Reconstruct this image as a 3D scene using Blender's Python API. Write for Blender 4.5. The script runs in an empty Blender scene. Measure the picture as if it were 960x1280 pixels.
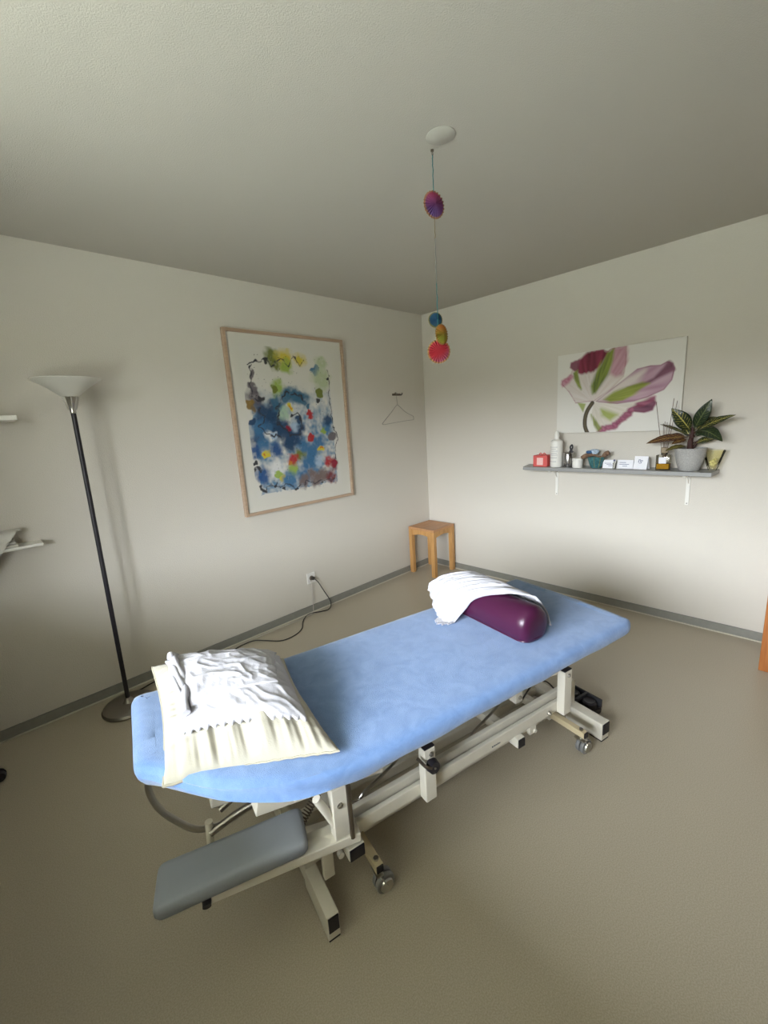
import bpy, bmesh, math, random
import numpy as np
from mathutils import Vector, Matrix, noise
random.seed(7)
SC = bpy.context.scene
COL = SC.collection
PI = math.pi

# ------------------------------------------------------------------ materials
def mat(name, col, rough=.6, metal=0, bump=0, bscale=100, var=0, vscale=8, trans=0, ior=1.45, sss=0, sheen=0, coat=0, bdist=.002, detail=3):
    m = bpy.data.materials.new(name); m.use_nodes = True
    nt = m.node_tree; b = nt.nodes['Principled BSDF']
    b.inputs['Base Color'].default_value = (*col, 1)
    b.inputs['Roughness'].default_value = rough
    b.inputs['Metallic'].default_value = metal
    b.inputs['IOR'].default_value = ior
    b.inputs['Transmission Weight'].default_value = trans
    b.inputs['Sheen Weight'].default_value = sheen
    b.inputs['Coat Weight'].default_value = coat
    tc = nt.nodes.new('ShaderNodeTexCoord')
    if var:
        n = nt.nodes.new('ShaderNodeTexNoise'); n.inputs['Scale'].default_value = vscale; n.inputs['Detail'].default_value = 4
        nt.links.new(tc.outputs['Object'], n.inputs['Vector'])
        r = nt.nodes.new('ShaderNodeValToRGB')
        r.color_ramp.elements[0].position = .3; r.color_ramp.elements[1].position = .7
        r.color_ramp.elements[0].color = (*[c*(1-var) for c in col], 1)
        r.color_ramp.elements[1].color = (*[min(1, c*(1+var)) for c in col], 1)
        nt.links.new(n.outputs['Fac'], r.inputs['Fac']); nt.links.new(r.outputs['Color'], b.inputs['Base Color'])
    if bump:
        n = nt.nodes.new('ShaderNodeTexNoise'); n.inputs['Scale'].default_value = bscale; n.inputs['Detail'].default_value = detail
        nt.links.new(tc.outputs['Object'], n.inputs['Vector'])
        bp = nt.nodes.new('ShaderNodeBump'); bp.inputs['Strength'].default_value = bump; bp.inputs['Distance'].default_value = bdist
        nt.links.new(n.outputs['Fac'], bp.inputs['Height']); nt.links.new(bp.outputs['Normal'], b.inputs['Normal'])
    return m
def attr_mat(name, rough=.7, coat=0):
    m = bpy.data.materials.new(name); m.use_nodes = True
    nt = m.node_tree; b = nt.nodes['Principled BSDF']
    a = nt.nodes.new('ShaderNodeVertexColor'); a.layer_name = 'Col'
    nt.links.new(a.outputs['Color'], b.inputs['Base Color'])
    b.inputs['Roughness'].default_value = rough; b.inputs['Coat Weight'].default_value = coat
    return m
def wood(name, c1, c2, scale=14, rough=.45, axis=2):
    m = bpy.data.materials.new(name); m.use_nodes = True
    nt = m.node_tree; b = nt.nodes['Principled BSDF']; b.inputs['Roughness'].default_value = rough
    tc = nt.nodes.new('ShaderNodeTexCoord'); mp = nt.nodes.new('ShaderNodeMapping')
    s = [scale]*3; s[axis] = scale*.08; mp.inputs['Scale'].default_value = s
    n = nt.nodes.new('ShaderNodeTexNoise'); n.inputs['Scale'].default_value = 5; n.inputs['Detail'].default_value = 5; n.inputs['Distortion'].default_value = .6
    r = nt.nodes.new('ShaderNodeValToRGB'); r.color_ramp.elements[0].color = (*c1, 1); r.color_ramp.elements[1].color = (*c2, 1)
    r.color_ramp.elements[0].position = .3; r.color_ramp.elements[1].position = .7
    L = nt.links; L.new(tc.outputs['Object'], mp.inputs['Vector']); L.new(mp.outputs[0], n.inputs['Vector'])
    L.new(n.outputs['Fac'], r.inputs['Fac']); L.new(r.outputs['Color'], b.inputs['Base Color'])
    return m

M = dict(
 wall=mat('wall_plaster', (.65, .611, .54), .9, bump=.55, bscale=180, bdist=.003, detail=3),
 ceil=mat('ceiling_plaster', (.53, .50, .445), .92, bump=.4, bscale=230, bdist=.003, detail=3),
 base=mat('baseboard_vinyl', (.25, .245, .215), .5, var=.05, vscale=30),
 bead=mat('baseboard_bead', (.62, .58, .48), .5),
 white=mat('white_lacquer', (.80, .78, .72), .45),
 cream=mat('cream_powder_coat', (.74, .70, .60), .38, var=.03, vscale=20),
 yell=mat('yellowed_coat', (.62, .52, .33), .45),
 black=mat('black_plastic', (.016, .014, .018), .45),
 rubber=mat('dark_rubber', (.03, .03, .034), .6, bump=.3, bscale=300),
 chrome=mat('brushed_steel', (.50, .48, .44), .28, metal=1),
 darkchrome=mat('dull_steel', (.30, .28, .25), .4, metal=1),
 bronze=mat('brown_steel', (.20, .165, .13), .35, metal=.9),
 grey_pad=mat('grey_vinyl', (.27, .29, .32), .55, bump=.15, bscale=400),
 dark_pad=mat('dark_vinyl', (.12, .13, .15), .6),
 purple=mat('purple_vinyl', (.050, .0075, .032), .32, bump=.05, bscale=500),
 cottonw=mat('white_cotton', (.47, .465, .50), .9, bump=.35, bscale=260, sheen=.1),
 cream_c=mat('cream_cotton', (.43, .405, .33), .9, bump=.25, bscale=300, sheen=.1),
 seam=mat('seam_thread', (.42, .39, .30), .9),
 beech=wood('beech_wood', (.46, .235, .075), (.60, .33, .12)),
 beech_top=wood('beech_seat_wood', (.42, .20, .085), (.55, .29, .135), axis=0),
 brownwood=wood('brown_wood', (.33, .10, .02), (.45, .16, .035)),
 framew=wood('frame_wood', (.40, .28, .19), (.52, .38, .27), axis=0),
 cordb=mat('black_cord', (.03, .026, .022), .5),
 cordw=mat('white_cord', (.55, .50, .44), .5),
 cordbr=mat('brown_cord', (.20, .16, .12), .5),
 shelf=mat('grey_shelf', (.30, .30, .29), .4),
 lampglass=mat('frosted_lamp_glass', (.60, .58, .52), .35),
 paper=mat('white_paper', (.85, .85, .88), .8),
 ink=mat('blue_grey_ink', (.12, .13, .25), .8),
 red=mat('red_candle_paper', (.62, .10, .09), .5),
 pink=mat('pink_label', (.85, .52, .48), .6),
 steel=mat('flask_steel', (.42, .41, .40), .25, metal=1),
 drift=mat('driftwood', (.20, .12, .075), .8, var=.3, vscale=40, bump=.4, bscale=60),
 teal=mat('teal_glaze', (.05, .16, .17), .3, var=.4, vscale=60),
 greeng=mat('green_brown_glaze', (.20, .20, .08), .3, var=.4, vscale=60),
 bluec=mat('blue_cloth', (.05, .13, .28), .8),
 glass=mat('clear_glass', (.95, .95, .92), .03, trans=1),
 yglass=mat('yellow_glass', (.93, .90, .62), .12, trans=.9, ior=1.2),
 amber=mat('amber_liquid', (.62, .34, .03), .1, trans=.3),
 reed=mat('dark_reed', (.13, .075, .05), .8),
 pot=mat('speckled_grey_ceramic', (.40, .39, .37), .6, var=.18, vscale=160, bump=.3, bscale=150),
 soil=mat('soil', (.03, .02, .014), .95, bump=1, bscale=80),
 stem=mat('plant_stem', (.045, .016, .012), .7),
 towel=mat('pale_towel', (.62, .60, .54), .95, bump=.6, bscale=250, sheen=.2),
 mint=mat('mint_towel', (.42, .52, .46), .95, bump=.6, bscale=250, sheen=.2),
 outlet=mat('outlet_plastic', (.78, .76, .72), .35),
 outside=mat('outside_ground', (.20, .21, .17), .9),
)
def thin_glass(tint=(.88, .87, .82, 1)):
    m = bpy.data.materials.new('thin_glass'); m.use_nodes = True; nt = m.node_tree; o = nt.nodes['Material Output']
    nt.nodes.remove(nt.nodes['Principled BSDF'])
    t = nt.nodes.new('ShaderNodeBsdfTransparent'); t.inputs[0].default_value = tint; g = nt.nodes.new('ShaderNodeBsdfGlossy'); g.inputs['Roughness'].default_value = .05
    lw = nt.nodes.new('ShaderNodeFresnel'); lw.inputs[0].default_value = 1.5; mx = nt.nodes.new('ShaderNodeMixShader')
    nt.links.new(lw.outputs[0], mx.inputs[0]); nt.links.new(t.outputs[0], mx.inputs[1]); nt.links.new(g.outputs[0], mx.inputs[2]); nt.links.new(mx.outputs[0], o.inputs[0])
    return m
M['glass'] = thin_glass()
def sheet_mat():
    m = mat('blue_terry', (.25, .40, .70), .95, sheen=.5)
    nt = m.node_tree; b = nt.nodes['Principled BSDF']; L = nt.links
    b.inputs['Sheen Roughness'].default_value = .5
    tc = nt.nodes.new('ShaderNodeTexCoord')
    n = nt.nodes.new('ShaderNodeTexNoise'); n.inputs['Scale'].default_value = 14; n.inputs['Detail'].default_value = 7; n.inputs['Roughness'].default_value = .65; n.inputs['Distortion'].default_value = .8
    r = nt.nodes.new('ShaderNodeValToRGB')
    r.color_ramp.elements[0].position = .35; r.color_ramp.elements[0].color = (.135, .255, .52, 1)
    r.color_ramp.elements[1].position = .68; r.color_ramp.elements[1].color = (.20, .335, .62, 1)
    L.new(tc.outputs['Object'], n.inputs['Vector']); L.new(n.outputs['Fac'], r.inputs['Fac']); L.new(r.outputs['Color'], b.inputs['Base Color'])
    n2 = nt.nodes.new('ShaderNodeTexNoise'); n2.inputs['Scale'].default_value = 420; n2.inputs['Detail'].default_value = 2
    bp = nt.nodes.new('ShaderNodeBump'); bp.inputs['Strength'].default_value = .6; bp.inputs['Distance'].default_value = .003
    L.new(tc.outputs['Object'], n2.inputs['Vector']); L.new(n2.outputs['Fac'], bp.inputs['Height']); L.new(bp.outputs['Normal'], b.inputs['Normal'])
    return m
M['sheet'] = sheet_mat()
def floor_mat():
    m = mat('linoleum', (.3, .27, .2), .42, bump=.08, bscale=90, bdist=.002)
    nt = m.node_tree; b = nt.nodes['Principled BSDF']; L = nt.links
    tc = nt.nodes.new('ShaderNodeTexCoord')
    n = nt.nodes.new('ShaderNodeTexNoise'); n.inputs['Scale'].default_value = 260; n.inputs['Detail'].default_value = 3
    r = nt.nodes.new('ShaderNodeValToRGB')
    r.color_ramp.elements[0].position = .38; r.color_ramp.elements[0].color = (.415, .365, .275, 1)
    r.color_ramp.elements[1].position = .62; r.color_ramp.elements[1].color = (.50, .445, .348, 1)
    L.new(tc.outputs['Object'], n.inputs['Vector']); L.new(n.outputs['Fac'], r.inputs['Fac']); L.new(r.outputs['Color'], b.inputs['Base Color'])
    n3 = nt.nodes.new('ShaderNodeTexNoise'); n3.inputs['Scale'].default_value = 2.2; n3.inputs['Detail'].default_value = 3
    mr = nt.nodes.new('ShaderNodeMapRange'); mr.inputs['To Min'].default_value = .26; mr.inputs['To Max'].default_value = .32
    L.new(tc.outputs['Object'], n3.inputs['Vector']); L.new(n3.outputs['Fac'], mr.inputs['Value']); L.new(mr.outputs[0], b.inputs['Roughness'])
    return m
M['floor'] = floor_mat()

# ------------------------------------------------------------------ mesh helpers
def BM(): return bmesh.new()
def box(bm, c, s, rot=None, bev=0):
    c = Vector(c); R = rot if rot else Matrix.Identity(3)
    vs = []
    for x in (-.5, .5):
        for y in (-.5, .5):
            for z in (-.5, .5): vs.append(bm.verts.new(c + R @ Vector((x*s[0], y*s[1], z*s[2]))))
    fs = [bm.faces.new([vs[i] for i in f]) for f in ((0,1,3,2),(4,6,7,5),(0,4,5,1),(2,3,7,6),(0,2,6,4),(1,5,7,3))]
    if bev:
        es = list({e for f in fs for e in f.edges})
        bmesh.ops.bevel(bm, geom=es, offset=bev, segments=2, profile=.5, affect='EDGES')
def bb(bm, lo, hi, bev=0):
    box(bm, [(a+b)/2 for a, b in zip(lo, hi)], [b-a for a, b in zip(lo, hi)], None, bev)
def frame_of(d):
    d = Vector(d).normalized(); up = Vector((0,0,1)) if abs(d.z) < .95 else Vector((1,0,0))
    a = d.cross(up).normalized(); b = a.cross(d).normalized()
    return a, b
def beam(bm, p0, p1, w, h, bev=.003):
    p0, p1 = Vector(p0), Vector(p1); d = (p1-p0); a, b = frame_of(d)
    R = Matrix((d.normalized(), a, b)).transposed()
    box(bm, (p0+p1)/2, (d.length, w, h), R, bev)
def cyl(bm, p0, p1, r0, r1=None, seg=20, cap=True):
    r1 = r0 if r1 is None else r1
    p0, p1 = Vector(p0), Vector(p1); a, b = frame_of(p1-p0)
    R = [[bm.verts.new(p + (a*math.cos(2*PI*i/seg)+b*math.sin(2*PI*i/seg))*r) for i in range(seg)] for p, r in ((p0,r0),(p1,r1))]
    for i in range(seg): bm.faces.new((R[0][i], R[0][(i+1)%seg], R[1][(i+1)%seg], R[1][i]))
    if cap: bm.faces.new(R[0][::-1]); bm.faces.new(R[1])
def smooth_path(pts, n=8):
    P = [Vector(q) for q in pts]; P = [P[0]*2-P[1]] + P + [P[-1]*2-P[-2]]; out = []
    for i in range(1, len(P)-2):
        for k in range(n):
            t = k/n; a, b, c, d = P[i-1:i+3]
            out.append(.5*((2*b)+(c-a)*t+(2*a-5*b+4*c-d)*t*t+(3*b-a-3*c+d)*t**3))
    out.append(P[-2]); return out
def tube(bm, pts, r, seg=10, smooth=True, n=8, cap=True):
    P = smooth_path(pts, n) if smooth else [Vector(q) for q in pts]
    rings = []; pa = None
    for i, q in enumerate(P):
        d = (P[min(i+1, len(P)-1)] - P[max(i-1, 0)])
        if d.length < 1e-9: d = Vector((0,0,1))
        d.normalize()
        if pa is None: a, b = frame_of(d)
        else:
            a = (pa - d*pa.dot(d)).normalized(); b = a.cross(d).normalized()
        pa = a; rr = r(i/(len(P)-1)) if callable(r) else r
        rings.append([bm.verts.new(q + (a*math.cos(2*PI*k/seg)+b*math.sin(2*PI*k/seg))*rr) for k in range(seg)])
    for A, B in zip(rings, rings[1:]):
        for k in range(seg): bm.faces.new((A[k], A[(k+1)%seg], B[(k+1)%seg], B[k]))
    if cap: bm.faces.new(rings[0][::-1]); bm.faces.new(rings[-1])
def lathe(bm, prof, c=(0,0,0), seg=40, sx=1, sy=1):
    c = Vector(c); rings = []
    for r, z in prof:
        if r < 1e-6: rings.append([bm.verts.new(c+Vector((0,0,z)))])
        else: rings.append([bm.verts.new(c+Vector((r*sx*math.cos(2*PI*i/seg), r*sy*math.sin(2*PI*i/seg), z))) for i in range(seg)])
    for A, B in zip(rings, rings[1:]):
        for i in range(seg):
            j = (i+1) % seg
            if len(A) == 1 and len(B) == 1: continue
            if len(A) == 1: bm.faces.new((A[0], B[i], B[j]))
            elif len(B) == 1: bm.faces.new((A[i], B[0], A[j]))
            else: bm.faces.new((A[i], A[j], B[j], B[i]))
def grid(bm, f, nu, nv, flip=False):
    V = [[bm.verts.new(f(i/nu, j/nv)) for j in range(nv+1)] for i in range(nu+1)]
    for i in range(nu):
        for j in range(nv):
            q = (V[i][j], V[i+1][j], V[i+1][j+1], V[i][j+1])
            bm.faces.new(q[::-1] if flip else q)
    return V
def slab(bm, top, bot, nu, nv):
    """closed sheet: top surface and bottom surface sewn along the rim"""
    A = grid(bm, top, nu, nv); B = grid(bm, bot, nu, nv, True)
    def rim(V): return [V[i][0] for i in range(nu)] + [V[nu][j] for j in range(nv)] + [V[i][nv] for i in range(nu, 0, -1)] + [V[0][j] for j in range(nv, 0, -1)]
    a, b = rim(A), rim(B); n = len(a)
    for k in range(n): bm.faces.new((a[k], b[k], b[(k+1)%n], a[(k+1)%n]))
def poly_prism(bm, pts, z0, z1):
    lo = [bm.verts.new((x, y, z0)) for x, y in pts]; hi = [bm.verts.new((x, y, z1)) for x, y in pts]; n = len(pts)
    bm.faces.new(lo[::-1]); bm.faces.new(hi)
    for i in range(n): bm.faces.new((lo[i], lo[(i+1)%n], hi[(i+1)%n], hi[i]))
def obj(name, bm, m, parent=None, smooth=False, bevel=0, sub=0):
    bmesh.ops.recalc_face_normals(bm, faces=bm.faces)
    me = bpy.data.meshes.new(name); bm.to_mesh(me); bm.free()
    for mm in (m if isinstance(m, (list, tuple)) else [m]): me.materials.append(mm)
    if smooth:
        for p in me.polygons: p.use_smooth = True
        try: me.set_sharp_from_angle(angle=math.radians(38 if smooth is True else smooth))
        except Exception: pass
    o = bpy.data.objects.new(name, me); COL.objects.link(o)
    if parent: o.parent = parent
    if bevel:
        d = o.modifiers.new('bevel', 'BEVEL'); d.width = bevel; d.segments = 2; d.limit_method = 'ANGLE'
    if sub:
        d = o.modifiers.new('sub', 'SUBSURF'); d.levels = sub; d.render_levels = sub
    return o
def thing(name, label, cat, loc=(0,0,0), rotz=0, group=None):
    o = bpy.data.objects.new(name, None); COL.objects.link(o); o.empty_display_size = .05
    o.location = loc; o.rotation_euler = (0, 0, rotz); o['label'] = label; o['category'] = cat
    if group: o['group'] = group
    return o
def tag(o, label, cat, group=None):
    o['label'] = label; o['category'] = cat
    if group: o['group'] = group
    return o
def struct(name, bm, m, parent=None, **k):
    o = obj(name, bm, m, parent, **k)
    if not parent: o['kind'] = 'structure'
    return o
def nz(x, y, z=0, s=1.0): return noise.noise(Vector((x*s, y*s, z*s)))

# ------------------------------------------------------------------ room shell
H = 2.5; XB = -3.97; YF = -4.3
b = BM(); bb(b, (XB-.55, YF-.2, -.12), (.2, .2, 0)); struct('floor', b, M['floor'])
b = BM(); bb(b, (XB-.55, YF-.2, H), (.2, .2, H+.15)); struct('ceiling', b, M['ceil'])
b = BM(); bb(b, (XB-.55, 0, 0), (.2, .2, H)); struct('wall_left', b, M['wall'])
b = BM(); bb(b, (0, YF-.2, 0), (.2, 0, H)); struct('wall_right', b, M['wall'])
b = BM(); bb(b, (XB-.55, YF-.2, 0), (0, YF, H)); struct('wall_front', b, mat('darkened_front_wall', (.22, .17, .11), .5))  # unseen wall coloured dark to cut bounced light, no closet modelled
WY0, WY1, WZ0, WZ1 = -3.10, -1.24, .90, 2.25
b = BM()
bb(b, (XB-.55, YF, 0), (XB, WY0, H)); bb(b, (XB-.55, WY1, 0), (XB, 0, H))
bb(b, (XB-.55, WY0, 0), (XB, WY1, WZ0)); bb(b, (XB-.55, WY0, WZ1), (XB, WY1, H))
struct('wall_rear', b, mat('darkened_rear_wall', (.42, .39, .33), .9))  # unseen rear wall toned darker than the others to weaken bounced light
# window 1 : two casements with a middle post, in the rear wall behind the camera
win = bpy.data.objects.new('window_1', None); COL.objects.link(win); win['kind'] = 'structure'; win.location = (XB-.45, (WY0+WY1)/2, WZ0)
wc = Vector(win.location)
def L3(p): return Vector(p) - wc
b = BM(); X0, X1 = XB-.49, XB-.42
for y0, y1 in ((WY0, WY0+.06), (WY1-.06, WY1), ((WY0+WY1)/2-.05, (WY0+WY1)/2+.05)): bb(b, L3((X0, y0, WZ0)), L3((X1, y1, WZ1)))
bb(b, L3((X0, WY0, WZ0)), L3((X1, WY1, WZ0+.07))); bb(b, L3((X0, WY0, WZ1-.07)), L3((X1, WY1, WZ1)))
obj('window_frame', b, M['white'], win)
b = BM(); bb(b, L3((XB-.42, WY0, WZ0)), L3((XB+.10, WY1, WZ0+.02))); obj('window_sill', b, M['white'], win)
b = BM(); bb(b, (-40, -30, -3.2), (XB-1, 25, -3.0)); struct('outside_ground', b, M['outside'])
b = BM(); bb(b, (XB-2.1, -7, 2.42), (XB-.55, 2.5, 2.60)); struct('added_shade_slab', b, M['ceil'])  # unseen overhang added to block high sky light near the window
# baseboards: grey vinyl with a pale bead at the floor
def baseboard(name, lo, hi, lo2, hi2, lo3, hi3):
    b = BM(); bb(b, lo, hi, .002); o = struct(name, b, M['base'])
    b = BM(); bb(b, lo2, hi2, .001); obj('bead', b, M['bead'], o)
baseboard('baseboard_left', (XB, -.012, .0), (0, 0, .06), (XB, -.02, 0), (0, -.012, .007), 0, 0)
baseboard('baseboard_right', (-.012, YF, .0), (0, -.012, .06), (-.02, YF, 0), (-.012, -.02, .007), 0, 0)

# ------------------------------------------------------------------ framed abstract painting
def art_colors(X, Z):
    """loose abstract watercolour in blues with red, yellow and green dabs"""
    C = dict(ol=(.15,.18,.02), ye=(.62,.50,.03), li=(.30,.42,.07), bk=(.02,.02,.025), bl=(.04,.15,.30), pl=(.45,.52,.32), gr=(.14,.12,.13),
             br=(.25,.15,.03), nv=(.012,.05,.12), tb=(.03,.12,.21), pg=(.38,.52,.38), **{'or':(.55,.16,.02)}, rd=(.42,.02,.02), cr=(.25,.01,.03),
             pb=(.36,.47,.60), wh=(.72,.72,.70), nb=(.01,.07,.22), gb=(.17,.12,.11), cb=(.18,.03,.03))
    n = X.shape; out = np.ones(n+(3,))*np.array((.66,.64,.58))
    fx = np.zeros(n); fz = np.zeros(n); nn = np.zeros(n); n2 = np.zeros(n); n3 = np.zeros(n)
    for i in range(n[0]):
        for j in range(n[1]):
            x, z = X[i,j], Z[i,j]
            fx[i,j] = nz(x, z, 3, 9)*.028 + nz(x, z, 9, 26)*.022 + nz(x, z, 2, 60)*.006
            fz[i,j] = nz(x, z, 13, 9)*.028 + nz(x, z, 29, 26)*.022 + nz(x, z, 22, 60)*.006
            nn[i,j] = nz(x, z, 5, 14)+.6*nz(x, z, 7, 40); n2[i,j] = nz(x, z, 50, 22)+.6*nz(x, z, 57, 55); n3[i,j] = nz(x, z, 31, 90)
    # inside region of the sheet (ragged)
    ex = .012*nn
    inside = (X+ex > -1.895) & (X+ex < -1.19) & (Z+ex < 2.045) & (Z+ex > 1.05)
    tint = np.clip(.5+.8*nn, 0, 1)[..., None]
    low = np.clip((1.85-Z)/.25, 0, 1)[..., None]
    wash = (1-np.clip(low*1.0*tint, 0, .95))
    base = out*wash + np.array((.07,.19,.33))*(1-wash)
    out = np.where(inside[..., None], base, out)
    for x, z, r, c in BLOBS:
        d = np.sqrt((X+fx-x)**2 + (Z+fz-z)**2); big = r > .03
        r = r*(1.3 if big else 1.1)
        a = np.clip((r*1.2-d)/(r*(.65 if big else .35)), 0, 1); a = a*(.95 if big else .97)
        a = a*np.clip(1.1+.6*n2*(1 if big else .3), .35, 1)
        a = a[..., None]; out = out*(1-a)+np.array(C[c])*a
    # dark wiry ink lines
    def line(pts, w):
        nonlocal out
        d = np.full(n, 9.0)
        for (x0, z0), (x1, z1) in zip(pts, pts[1:]):
            L2 = (x1-x0)**2+(z1-z0)**2
            t = np.clip(((X+fx-x0)*(x1-x0)+(Z+fz-z0)*(z1-z0))/L2, 0, 1)
            d = np.minimum(d, np.hypot(X+fx-x0-t*(x1-x0), Z+fz-z0-t*(z1-z0)))
        a = (np.clip((w-d)/(w*.5), 0, 1)*np.clip(.9+n2, 0, 1))[..., None]
        out = out*(1-a)+np.array((.03,.03,.04))*a
    line([(-1.89,1.95),(-1.80,1.985),(-1.73,2.02),(-1.70,1.95),(-1.62,2.03),(-1.56,1.97),(-1.50,2.03),(-1.46,1.96),(-1.42,2.02)], .006)
    line([(-1.87,1.94),(-1.865,1.84),(-1.88,1.74),(-1.83,1.70),(-1.79,1.74)], .007)
    line([(-1.20,1.93),(-1.195,1.83),(-1.205,1.74),(-1.18,1.62),(-1.19,1.50),(-1.17,1.36),(-1.18,1.24)], .006)
    line([(-1.86,1.66),(-1.80,1.60),(-1.86,1.55),(-1.79,1.48),(-1.70,1.45)], .007)
    line([(-1.87,1.09),(-1.80,1.12),(-1.74,1.07),(-1.69,1.10),(-1.60,1.06),(-1.50,1.09),(-1.36,1.07),(-1.22,1.08)], .006)
    line([(-1.45,1.73),(-1.53,1.77),(-1.62,1.75),(-1.69,1.66),(-1.69,1.55),(-1.60,1.45),(-1.51,1.47),(-1.48,1.56),(-1.52,1.62),(-1.59,1.60)], .010)
    sp = (n3 > .62) & inside
    out[sp] = out[sp]*.3
    return np.clip(out, 0, 1)
BLOBS = [(-1.686,2.026,0.048,'ol'),(-1.592,2.010,0.058,'ye'),(-1.584,1.967,0.043,'li'),(-1.456,2.011,0.043,'ye'),(-1.675,1.963,0.034,'ol'),(-1.744,2.007,0.017,'bk'),(-1.669,1.810,0.048,'li'),(-1.703,1.799,0.024,'ol'),(-1.320,1.943,0.029,'bl'),(-1.255,1.992,0.043,'pl'),(-1.268,1.874,0.068,'pl'),(-1.295,1.772,0.027,'ol'),(-1.316,1.724,0.014,'bk'),(-1.206,1.875,0.014,'bk'),(-1.856,1.893,0.021,'gr'),(-1.860,1.819,0.029,'gr'),(-1.866,1.734,0.053,'gr'),(-1.897,1.681,0.027,'br'),(-1.819,1.723,0.021,'bk'),(-1.820,1.626,0.058,'nv'),(-1.748,1.601,0.048,'nv'),(-1.857,1.529,0.063,'bl'),(-1.912,1.575,0.029,'nv'),(-1.613,1.733,0.043,'tb'),(-1.529,1.755,0.043,'tb'),(-1.449,1.720,0.043,'tb'),(-1.420,1.660,0.021,'tb'),(-1.675,1.666,0.039,'tb'),(-1.699,1.577,0.039,'nv'),(-1.698,1.486,0.048,'nv'),(-1.602,1.445,0.053,'nv'),(-1.511,1.498,0.034,'nv'),(-1.510,1.569,0.021,'nv'),(-1.648,1.620,0.039,'pg'),(-1.575,1.664,0.023,'ye'),(-1.575,1.658,0.010,'or'),(-1.411,1.607,0.026,'rd'),(-1.615,1.504,0.021,'cr'),(-1.564,1.525,0.034,'pb'),(-1.772,1.462,0.039,'wh'),(-1.740,1.460,0.021,'pb'),(-1.416,1.438,0.029,'rd'),(-1.290,1.474,0.027,'li'),(-1.234,1.558,0.041,'nv'),(-1.217,1.419,0.029,'gr'),(-1.904,1.366,0.048,'nb'),(-1.740,1.363,0.048,'nb'),(-1.821,1.336,0.025,'ye'),(-1.821,1.336,0.010,'or'),(-1.835,1.416,0.039,'bl'),(-1.616,1.387,0.043,'nv'),(-1.543,1.297,0.043,'ol'),(-1.602,1.273,0.037,'rd'),(-1.633,1.247,0.015,'or'),(-1.612,1.196,0.039,'li'),(-1.421,1.335,0.053,'bl'),(-1.463,1.228,0.058,'bl'),(-1.330,1.333,0.027,'ye'),(-1.328,1.345,0.014,'or'),(-1.262,1.231,0.034,'rd'),(-1.208,1.199,0.029,'cr'),(-1.371,1.243,0.034,'pb'),(-1.866,1.182,0.048,'nb'),(-1.745,1.224,0.048,'wh'),(-1.715,1.144,0.025,'ye'),(-1.736,1.188,0.023,'li'),(-1.650,1.117,0.058,'bl'),(-1.523,1.099,0.039,'gb'),(-1.388,1.093,0.048,'gb'),(-1.260,1.101,0.043,'cb'),(-1.444,1.138,0.034,'gb'),(-1.891,1.093,0.019,'bk'),(-1.774,1.099,0.014,'bk'),(-1.712,1.059,0.012,'bk'),(-1.594,1.048,0.014,'bk'),(-1.339,1.041,0.012,'bk'),(-1.910,1.278,0.017,'bk'),(-1.897,1.231,0.014,'bk')]
BLOBS = [(-1.80,1.56,.075,'nv'),(-1.72,1.53,.05,'bl'),(-1.86,1.46,.05,'nv'),(-1.72,1.66,.05,'nv'),(-1.70,1.72,.035,'tb'),(-1.57,1.76,.035,'tb'),(-1.49,1.745,.035,'tb'),(-1.66,1.50,.05,'nv'),(-1.55,1.45,.05,'nv'),(-1.50,1.38,.05,'bl'),(-1.44,1.28,.05,'bl'),(-1.35,1.40,.045,'bl'),(-1.25,1.50,.04,'bl'),(-1.52,1.13,.05,'bl'),(-1.33,1.13,.05,'gb'),(-1.22,1.20,.045,'cb'),(-1.86,1.78,.03,'bk'),(-1.85,1.71,.035,'gr')] + BLOBS
def painted_plane(name, xs, zs, place, colfn, m, parent):
    """flat printed surface: a fine grid whose colour attribute holds the picture"""
    A, B = np.meshgrid(xs, zs, indexing='ij'); c = colfn(A, B)
    nu, nv = A.shape
    verts = [place(A[i,j], B[i,j]) for i in range(nu) for j in range(nv)]
    faces = [(i*nv+j, (i+1)*nv+j, (i+1)*nv+j+1, i*nv+j+1) for i in range(nu-1) for j in range(nv-1)]
    me = bpy.data.meshes.new(name); me.from_pydata(verts, [], faces)
    at = me.color_attributes.new('Col', 'FLOAT_COLOR', 'POINT')
    flat = np.ones((nu*nv, 4)); flat[:, :3] = c.reshape(-1, 3); at.data.foreach_set('color', flat.ravel())
    me.materials.append(m); o = bpy.data.objects.new(name, me); COL.objects.link(o); o.parent = parent
    return o
fr = thing('framed_painting', 'large framed abstract painting in blue, green and red on left wall', 'painting', (-1.54, 0, .91))
FX0, FX1, FZ0, FZ1 = -2.045-fr.location.x, -1.035-fr.location.x, 0, 1.275
b = BM(); w = .021; y0, y1 = -.032, -.002
bb(b, (FX0, y0, FZ0), (FX0+w, y1, FZ1)); bb(b, (FX1-w, y0, FZ0), (FX1, y1, FZ1))
bb(b, (FX0+w, y0, FZ0), (FX1-w, y1, FZ0+w)); bb(b, (FX0+w, y0, FZ1-w), (FX1-w, y1, FZ1))
obj('frame', b, M['framew'], fr, bevel=.002)
b = BM(); bb(b, (FX0+w, -.014, FZ0+w), (FX1-w, -.004, FZ1-w)); obj('mat_board', b, mat('mat_board_paper', (.66,.64,.57), .75), fr)
ax = np.linspace(-1.935, -1.15, 200); az = np.linspace(1.02, 2.09, 260)
painted_plane('artwork', ax, az, lambda x, z: (x-fr.location.x, -.0155, z-fr.location.z), art_colors, attr_mat('watercolour', .75), fr)

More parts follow.
